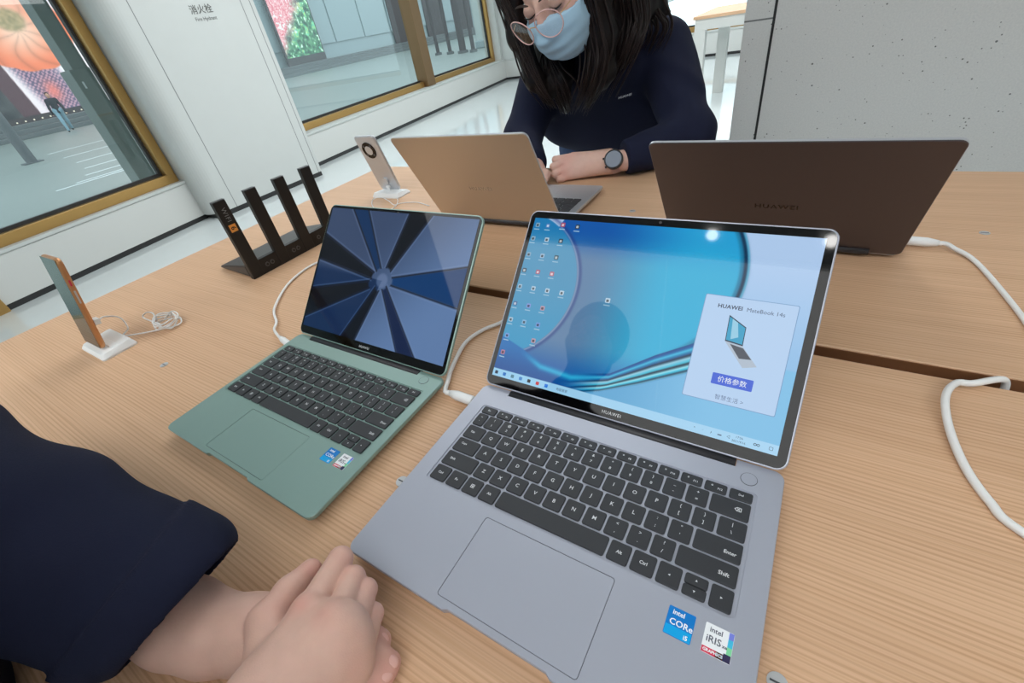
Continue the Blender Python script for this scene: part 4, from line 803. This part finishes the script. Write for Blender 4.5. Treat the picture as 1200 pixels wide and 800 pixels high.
def bridge(me, paths):
    """arms inside the sleeves: a tube along each path, its end rings tied to the nearest skin vertex, so the body is one mesh"""
    bm = bmesh.new(); bm.from_mesh(me)
    for pts in paths:
        base = list(bm.verts); tb_ = tube_me('arm', catmull(pts, 4), .012, 8); n0 = len(base); bm.from_mesh(tb_); bm.verts.ensure_lookup_table(); new = bm.verts[n0:]
        for ring in (new[:8], new[-8:]):
            c_ = sum((v.co for v in ring), Vector())/8; t_ = min(base, key=lambda v: (v.co-c_).length_squared); bm.faces.new((ring[0], ring[1], t_)) if len(ring) else None
    me2 = bpy.data.meshes.new('body'); bm.to_mesh(me2); bm.free()
    for p in me2.polygons: p.use_smooth = True
    return me2
bod = bridge(join_me('body', [head_me, hand_me, hand2]), [[NB, S1, E1, W1+np.array([.06, .02, .004])], [NB, S2, E2, W2]]); paint_skin(bod, SKIN, [(q, .016, PINK, .45) for q in kn]+[(HL_(0, -.1, -.03), .03, PINK, .3), (HL_(-.045, -.07, -.03), .03, PINK, .3), (HL_(.045, -.07, -.03), .03, PINK, .3)])
body = at0(link('body', bod, 'skin', wo))
for s in (-1, 1):
    ea = [HL_(s*(.033+.0155*t_), -.0866+.004*abs(t_)**2-.0008, .0005-.0035*(1-t_*t_)) for t_ in np.linspace(-1, 1, 9)]; link('eyelash', tube_me('e', ea, [.0004]+[.0014]*7+[.0005], 6), 'lash', body)
    eb = [HL_(s*(.034+.020*t_), -.0925+.008*(t_*.5+.5)**2, .0225+.004*(1-t_*t_)) for t_ in np.linspace(-1, 1, 9)]; link('eyebrow', tube_me('e', eb, [.0012, .0022, .0026, .0027, .0026, .0024, .002, .0014, .0006], 8), 'brow', body)
# mask: pleated shell over nose, mouth and chin
f, L = head_field(HC, HM_, k=HK); base_d = f.d.copy(); q = (f.P-HC.astype(np.float32))@HM_.astype(np.float32)/HK
f.add(f.ell(L(0, -.066, -.052), (.054, .052, .054), HM_), .03); pleat = .0016*np.sin(np.clip((q[..., 2]+.095)/.070, 0, 1)*2*math.pi*3.0)*np.exp(-(q[..., 0]/.05)**2)
shell = np.maximum(f.d-.0055+pleat, -(base_d-.0012)); top = q[..., 2]-(-.0045-.20*np.abs(q[..., 0])); side = np.abs(q[..., 0])-.067; back = q[..., 1]-(.006); bot = -(q[..., 2]+.128)
f.d = np.maximum.reduce([shell, top, side, back, bot]); at0(mk := link('face_mask', f.mesh('mask'), 'mask_blue', wo))
edge = [L(x, -.062-.052*math.exp(-(x/.03)**2)-.004+.0, -.0085-.20*abs(x)) for x in np.linspace(-.064, .064, 17)]
for s in (-1, 1):
    link('ear_loop', tube_me('l', catmull([L(s*.064, -.022, -.026), L(s*.076, .004, -.010), L(s*.083, .024, .004), L(s*.086, .036, -.010), L(s*.079, .026, -.032), L(s*.070, -.006, -.062), L(s*.062, -.020, -.076)], 6), .0014, 6), 'mask_white', mk)
# glasses
gl = bpy.data.objects.new('glasses', None); COL.objects.link(gl); gl.parent = wo; at0(gl)
for s in (-1, 1):
    ring = [L(s*(.0345)+.0265*math.cos(a), -.1245+.012*(abs(s*.0345+.0265*math.cos(a))/.06)**2, -.0030+.0250*math.sin(a)) for a in np.linspace(0, 2*math.pi, 33)[:-1]]
    link('rim', tube_me('r', ring, .0012, 8, closed=True), 'pink_frame', gl); link('lens', me_from('l', ring, [tuple(range(len(ring)))]), 'lens', gl)
    link('temple', tube_me('t', catmull([L(s*.0605, -.1125, .001), L(s*.076, -.06, .000), L(s*.080, .0, .008), L(s*.082, .03, .002)], 5), .0009, 6), 'wire_gold', gl)
link('bridge', tube_me('b', catmull([L(-.009, -.124, .001), L(0, -.127, .005), L(.009, -.124, .001)], 5), .0012, 6), 'wire_gold', gl)
# hair: cap and long curtains, then loose locks
hp = lambda px_, py_, y: np.array(PY(px_, py_, y))
f = Field(HC+np.array([-.20, -.20, -.32]), HC+np.array([.36, .30, .16]), .0045); f.add(f.ell(HL_(0, .022, .036), (.098, .110, .109), HM_), .01)
f.chain([HL_(-.060, -.035, .095), HL_(-.084, -.050, .030), hp(608, 42, 1.060), hp(626, 92, 1.075), hp(645, 122, 1.115)], [.026, .024, .024, .022, .006], .02)
f.chain([HL_(.055, -.02, .10), HL_(.088, -.012, .03), hp(704, 40, 1.115), hp(704, 84, 1.125), hp(690, 124, 1.160)], [.03, .030, .034, .030, .006], .025)
f.chain([HL_(.06, .06, .04), hp(732, 10, 1.225), hp(726, 50, 1.215), hp(704, 98, 1.205)], [.06, .058, .046, .010], .03)
f.chain([HL_(.05, .09, .06), hp(757, -4, 1.275), hp(783, 14, 1.305)], [.05, .036, .008], .03)
f.chain([hp(655, 92, 1.140), hp(664, 128, 1.180)], [.036, .010], .03); f.chain([HL_(-.05, .05, -.03), hp(648, 80, 1.165)], [.06, .05], .02)
q = (f.P-HC.astype(np.float32))@HM_.astype(np.float32); f.cut(f.ell(HL_(.0, -.125, -.035), (.070, .090, .112), HM_), .012)
f.cut(f.ell(HL_(.0, -.10, .028), (.056, .05, .030), HM_), .01)
wv = .0022*np.sin(f.P[..., 0]*230+np.sin(f.P[..., 2]*22)*2.0+f.P[..., 1]*90); f.d = f.d+wv*.6
ha = at0(link('hair', f.mesh('hair'), 'hair', wo)); mat('hair_lock', (36, 27, 25), .42, spec=.35); rg = np.random.RandomState(5); locks = []
gd = [[HL_(-.02, -.03, .135), HL_(-.078, -.058, .070), hp(606, 42, 1.040), hp(625, 92, 1.053), hp(648, 126, 1.105)], [HL_(.0, -.03, .137), HL_(.080, -.030, .07), hp(702, 36, 1.080), hp(702, 86, 1.090), hp(684, 130, 1.135)], [HL_(.01, .02, .14), HL_(.10, .03, .05), hp(732, 12, 1.165), hp(728, 52, 1.160), hp(702, 112, 1.175)], [HL_(.02, .06, .135), HL_(.10, .07, .06), hp(757, 0, 1.245), hp(772, 30, 1.270), hp(760, 60, 1.275)], [hp(640, 60, 1.125), hp(648, 85, 1.110), hp(656, 108, 1.125), hp(664, 132, 1.160)]]
for g_, cnt, sp in zip(gd, (26, 34, 40, 22, 26), (.008, .020, .030, .020, .024)):
    for k in range(cnt):
        o_ = rg.normal(0, sp, 3)*np.array([1, .25, .25]); pts = []
        for j, p in enumerate(g_): pts.append(np.array(p)+o_*(0.35+.65*min(1, j/2))+rg.normal(0, .0035, 3))
        c_ = catmull(pts, 6); n_ = len(c_); locks.append(tube_me('l', c_, [.0022*min(1, 4*(1-i/(n_-1))+.1) for i in range(n_)], 5))
lk = link('hair_strands', join_me('locks', locks), 'hair_lock', ha); tag(lk, kind='stuff')
# sweater, jeans, shoes
f = Field(np.array([-.92, 1.00, TZ-.22]), np.array([-.08, 1.85, TZ+.36]), .006)
f.chain([S1+np.array([-.03, .02, 0]), S2+np.array([.03, .02, 0])], [.072, .070], .04); f.chain([NB+np.array([0, .04, -.05]), np.array([-.555, 1.47, TZ+.105]), np.array([-.60, 1.62, TZ+.02]), np.array([-.62, 1.70, TZ-.09])], [.105, .150, .150, .150], .08)
f.chain([np.array([-.42, 1.45, TZ+.11]), np.array([-.68, 1.40, TZ+.085])], [.105, .095], .06)
f.chain([S1, E1+np.array([0, .015, .012]), W1+np.array([.035, .012, .010])], [.074, .056, .041], .03); f.chain([S2, E2, W2], [.070, .050, .038], .03); f.chain([NB+np.array([0, .02, -.03]), NB+np.array([0, -.012, .012])], [.075, .066], .02)
P_ = f.P; f.d = f.d+.0022*np.sin(P_[..., 0]*60+P_[..., 2]*95+1.5*np.sin(P_[..., 1]*40))*np.clip((P_[..., 0]+.40)/.12, 0, 1)
cpl = W1+np.array([.022, .008, 0]); ax_ = (E1-W1)/np.linalg.norm(E1-W1); f.cut(np.maximum((P_-cpl.astype(np.float32))@ax_.astype(np.float32), np.linalg.norm(P_-W1.astype(np.float32), axis=-1)-.085), .002); f.d = np.maximum(f.d, np.minimum(TZ+.0012-P_[..., 2], 1.144-P_[..., 1]))
sw = at0(link('sweater', f.mesh('sweater'), 'navy', wo))
f = Field(np.array([-.86, 1.40, 0.05]), np.array([-.30, 1.92, TZ+.02]), .009); f.chain([np.array([-.70, 1.68, TZ-.08]), np.array([-.54, 1.66, TZ-.08])], [.145, .145], .05)
for s, x in ((-1, -.71), (1, -.50)): f.chain([np.array([x, 1.66, TZ-.12]), np.array([x-.01*s, 1.62, .50]), np.array([x, 1.70, .10])], [.100, .070, .055], .04)
at0(link('jeans', f.mesh('jeans'), 'jeans', wo))
f = Field(np.array([-.86, 1.44, -.01]), np.array([-.36, 1.84, .14]), .006)
for x in (-.71, -.50): f.chain([np.array([x, 1.74, .045]), np.array([x-.01, 1.52, .034])], [.044, .034], .01)
f.d = np.maximum(f.d, .001-f.P[..., 2]); at0(link('shoe_pair', f.mesh('shoes'), 'cloth_black', wo))
lp = None
def ray_hit(o, px_, py_):
    d_ = Vector(ray(px_, py_)).normalized(); bvh = BVHTree.FromPolygons([v.co for v in o.data.vertices], [p.vertices for p in o.data.polygons]); return bvh.ray_cast(Vector(CAM), d_)
from mathutils.bvhtree import BVHTree
hit = ray_hit(sw, 732, 112)
if hit[0] is not None:
    nz_ = (hit[1] if hit[1].dot(Vector(-FW)) > 0 else -hit[1]).normalized(); xx = Vector(RT); xx = (xx-nz_*xx.dot(nz_)).normalized(); yy = nz_.cross(xx)
    at0(link('chest_text', xform(text_me('HUAWEI', .0100, bold=.0003), frame_mat(hit[0]+nz_*.0022, xx, yy, nz_)), 'sweater_ink', sw)).location = (0, 0, 0)
# watch
wc = W1+np.array([.006, -.012, .016]); vdir = (CAM-wc)/np.linalg.norm(CAM-wc); nz = Vector(vdir*.55+np.array([-.05, -.55, .45])).normalized(); xw = Vector(ax_); xw = (xw-nz*xw.dot(nz)).normalized(); yw = nz.cross(xw)
wt = bpy.data.objects.new('wristwatch', None); COL.objects.link(wt); wt.parent = wo; at0(wt)
wc2 = Vector(W1)+nz*.0245+Vector((.004, 0, 0)); Mw = frame_mat(wc2, xw, yw, nz)
link('case', xform(cyl_me('c', .0225, -.004, .0055, 40), Mw), 'watch_black', wt); link('bezel_ring', xform(tube_me('r', [(.0205*math.cos(a), .0205*math.sin(a), .0055) for a in np.linspace(0, 2*math.pi, 41)[:-1]], .0018, 8, closed=True), Mw), 'watch_black', wt); link('dial', xform(cyl_me('c', .0190, .0050, .0060, 40), Mw), 'watch_dial', wt)
for a_ in (25, -25): link('crown', xform(cyl_me('c', .0026, 0, .0045, 12), Mw @ Matrix.Rotation(R(180+a_), 4, 'Z') @ Matrix.Translation((.0222, 0, .001)) @ Matrix.Rotation(R(90), 4, 'Y')), 'watch_black', wt)
band = [Vector(W1)+(nz*math.cos(a)+yw*math.sin(a))*.0275 for a in np.linspace(0, 2*math.pi, 25)[:-1]]
bm = bmesh.new(); vs = []
for p in band: vs.append([bm.verts.new(p+xw*s) for s in (-.0095, .0095)])
for i in range(24): j = (i+1) % 24; bm.faces.new((vs[i][0], vs[j][0], vs[j][1], vs[i][1]))
bmesh.ops.solidify(bm, geom=bm.faces[:], thickness=.0022); link('strap', bm_me('s', bm), 'strap_pink', wt)
# ---------------------------------------------------------------- the person with folded hands at the left
fp = thing('person', 'person in a navy sweatshirt at the near table edge, only sleeve and clasped hands showing', 'person', (-.48, -.34, 0))
def at1(o): o.location = (.48, .34, 0); return o
pz = lambda a, b, c: np.array(PZ(a, b, c))
# one field for both hands: left hand flat on the table, right hand folded over it
f = Field(np.array([-.47, -.155, TZ-.002]), np.array([-.135, .085, TZ+.105]), .0015)
RW = pz(322, 838, .046); RF = np.array([-.17, -.13, TZ+.056]); LW = pz(252, 742, .028); LE = np.array([-.455, -.062, TZ+.040])
# left forearm, hand, fingers
f.chain([LE, pz(215, 728, .031), LW, pz(300, 742, .024)], [.033, .030, .0265, .025], .012)
lt = [(446, 750, .0125), (457, 776, .0115), (450, 791, .011), (438, 806, .0105)]; lm = [(392, 722, .022), (398, 745, .023), (394, 766, .022), (384, 786, .019)]
for i in range(4):
    m_ = pz(*lm[i]); t_ = pz(*lt[i]); mid = m_+(t_-m_)*.5+np.array([0, 0, .006]); f.addc(pz(296, 742, .024), m_, .021, .0125, .012); f.chain([m_, mid, t_], [.0115, .0098, .0082], .005)
left_only = f.d.copy(); f.d[:] = 10.
# right hand
mc = [pz(362, 716, .057), pz(392, 731, .058), pz(408, 756, .050), pz(419, 782, .038)]; pi = [pz(399, 655, .051), pz(414, 677, .047), pz(429, 691, .041), pz(437, 719, .033)]
for i, q in enumerate(mc): f.addc(RW+np.array([-.012+.006*i, .004, .004-.004*i]), q, .021-.001*i, .0118-.0008*i, .016)
f.addc(RW, (mc[1]+mc[2])/2, .022, .016, .02)
for i, q in enumerate(mc):
    vd = pi[i]-CAM; vd = vd/np.linalg.norm(vd); tip = pi[i]+vd*.026; tip[2] = max(tip[2], TZ+.010)
    f.chain([q, pi[i], tip], [.0104-.0007*i, .0094-.0006*i, .0080], .0016); f.add(f.ell(q+np.array([0, 0, .003]), (.0094, .0094, .0094)), .006)
f.chain([RF, RW], [.031, .0265], .02)
f.chain([RW+np.array([-.020, .010, -.004]), pz(314, 728, .043), pz(339, 693, .039), pz(364, 668, .035)], [.020, .0135, .0106, .0088], .006)
f.d = np.minimum(f.d, left_only+.0004); f.d = np.maximum(f.d, TZ+.0005-f.P[..., 2]); hands = f.mesh('hands')
# head, turned down to the table (seen only as a dark reflection in the grey screen)
PH = np.array([-.440, -.135, TZ+.735]); PM = rotm(180, 32, 0); PN = np.array([-.455, -.235, TZ+.60]); f, PL = head_field(PH, PM, h=.004, neck=PN+np.array([0, 0, -.03]), k=.97); hd = f.mesh('head')
TS1 = np.array([-.635, -.265, TZ+.47]); TE1 = np.array([-.700, -.150, TZ+.150]); TS2 = np.array([-.285, -.285, TZ+.47]); TE2 = np.array([-.130, -.330, TZ+.130])
bod = bridge(join_me('body', [hands, hd]), [[PN+np.array([0, 0, -.06]), (PN+TS1)/2+np.array([0, -.01, -.06]), TS1+np.array([.03, -.01, -.06]), (TS1+TE1)/2, TE1+np.array([.01, .01, -.03]), LE], [PN+np.array([0, 0, -.06]), (PN+TS2)/2+np.array([0, -.01, -.06]), TS2+np.array([-.03, -.01, -.06]), (TS2+TE2)/2, TE2, RF]])
paint_skin(bod, SKIN, [(q+np.array([0, 0, .009]), .0085, (208, 142, 130), .6) for q in mc]+[(q, .010, PINK, .4) for q in pi]+[(pz(*t_), .010, PINK, .6) for t_ in lt]+[(pz(364, 668, .037), .012, PINK, .5), (pz(320, 716, .045), .014, PINK, .35)])
pbd = at1(link('body', bod, 'skin', fp))
for i in (0, 1, 2):                                          # nails of the lower hand
    t_ = pz(*lt[i]); d_ = t_-pz(*lm[i]); d_[2] = 0; d_ /= np.linalg.norm(d_); c_ = t_+d_*.0030+np.array([0, 0, .0052]); up_ = Vector((d_[0]*.55, d_[1]*.55, 1)).normalized(); xx = Vector(d_); xx = (xx-up_*xx.dot(up_)).normalized()
    bm = bmesh.new(); bmesh.ops.create_uvsphere(bm, u_segments=14, v_segments=8, radius=1.0); me = bm_me('n', bm); me.transform(frame_mat(c_, xx, up_.cross(xx), up_) @ Matrix.Diagonal((.0056, .0044, .0022, 1)))
    link('fingernail', me, 'nail', pbd, smooth=True)
# sweatshirt: sleeve with folded cuff (fine), torso and upper arms (coarser)
CU = (pz(281, 650, .050)+pz(160, 780, .036))/2; CU = CU+np.array([.0, 0, .006]); EL = TE1+np.array([.02, .035, -.005]); ax = (EL-CU)/np.linalg.norm(EL-CU)
def slant(p, q):                                            # the cuff droops: its rim leans forward over the wrist
    n_ = np.cross(np.array(p)-CAM, np.array(q)-CAM); n_ /= np.linalg.norm(n_); return n_ if n_@ax > 0 else -n_
n1 = slant(pz(281, 645, .06), pz(157, 783, .03)); o1 = pz(281, 645, .06); n2 = slant(pz(207, 603, .08), pz(97, 741, .05)); o2 = pz(207, 603, .08)
f = Field(np.array([-.82, -.26, TZ-.004]), np.array([-.24, .09, TZ+.27]), .0028)
f.addc(CU-ax*.08, EL, .0500, .088, .01); P_ = f.P; t_ = (P_-o2.astype(np.float32))@n2.astype(np.float32); e_ = (P_-o1.astype(np.float32))@n1.astype(np.float32)
f.d = f.d+(.0030*np.sin(t_*58+P_[..., 1]*46)+.0022*np.sin(t_*31-P_[..., 1]*70+P_[..., 2]*40))*np.clip((t_-.01)/.06, 0, 1)
cuff = f.cone(CU-ax*.08, EL, .0535, .0945); cuff = np.maximum(cuff, t_); f.d = smin(f.d, cuff, .0022)
f.d = -smin(-f.d, e_, .034); inner = f.cone(CU-ax*.09, CU+ax*.05, .044, .048); f.cut(np.maximum(inner, e_-.05), .003); f.d = np.maximum(f.d, TZ+.0012-P_[..., 2]); slv = f.mesh('sleeve')
f = Field(np.array([-.86, -.56, TZ-.28]), np.array([-.04, -.06, TZ+.72]), .009)
f.chain([TS1+np.array([.03, 0, 0]), TS2+np.array([-.03, 0, 0])], [.082, .082], .05); f.chain([np.array([-.46, -.29, TZ+.42]), np.array([-.49, -.285, TZ+.10]), np.array([-.50, -.300, TZ-.20])], [.135, .140, .150], .08); f.chain([np.array([-.58, -.275, TZ+.03]), np.array([-.42, -.29, TZ+.03])], [.130, .130], .06)
f.chain([TS1, TE1+np.array([0, 0, -.03])], [.080, .074], .03); f.chain([TS2, TE2, RF+np.array([.010, -.030, .004])], [.078, .062, .050], .03); f.chain([PN+np.array([0, -.01, -.08]), PN+np.array([0, .0, -.02])], [.09, .066], .02); f.d = np.maximum(f.d, (f.P-(PN+np.array([0, 0, .028])).astype(np.float32))@np.array([0, .35, .93], np.float32))
trs = f.mesh('torso'); at1(link('sweatshirt', join_me('sweatshirt', [slv, trs]), 'navy', fp))
f = Field(np.array([-.76, -.62, .06]), np.array([-.20, -.14, TZ-.10]), .010); f.chain([np.array([-.56, -.345, TZ-.20]), np.array([-.40, -.345, TZ-.20])], [.13, .13], .05)
for x in (-.57, -.39): f.chain([np.array([x, -.34, TZ-.25]), np.array([x, -.33, .48]), np.array([x, -.37, .10])], [.10, .072, .056], .04)
at1(link('trousers', f.mesh('trousers'), 'cloth_black', fp))
f = Field(np.array([-.70, -.50, -.01]), np.array([-.26, -.14, .14]), .008)
for x in (-.57, -.39): f.chain([np.array([x, -.40, .045]), np.array([x, -.20, .034])], [.045, .036], .01)
f.d = np.maximum(f.d, .001-f.P[..., 2]); at1(link('shoe_pair', f.mesh('shoes'), 'cloth_black', fp))
f = Field(PH-.17, PH+.17, .006); f.add(f.ell(PL(0, .022, .036), (.090, .104, .102), PM), .01); f.chain([PL(0, .10, .03), PL(.0, .115, -.03), PL(0, .10, -.10)], [.03, .035, .012], .02); f.cut(f.ell(PL(0, -.125, -.03), (.07, .085, .11), PM), .012); at1(link('hair', f.mesh('hair'), 'hair', fp))
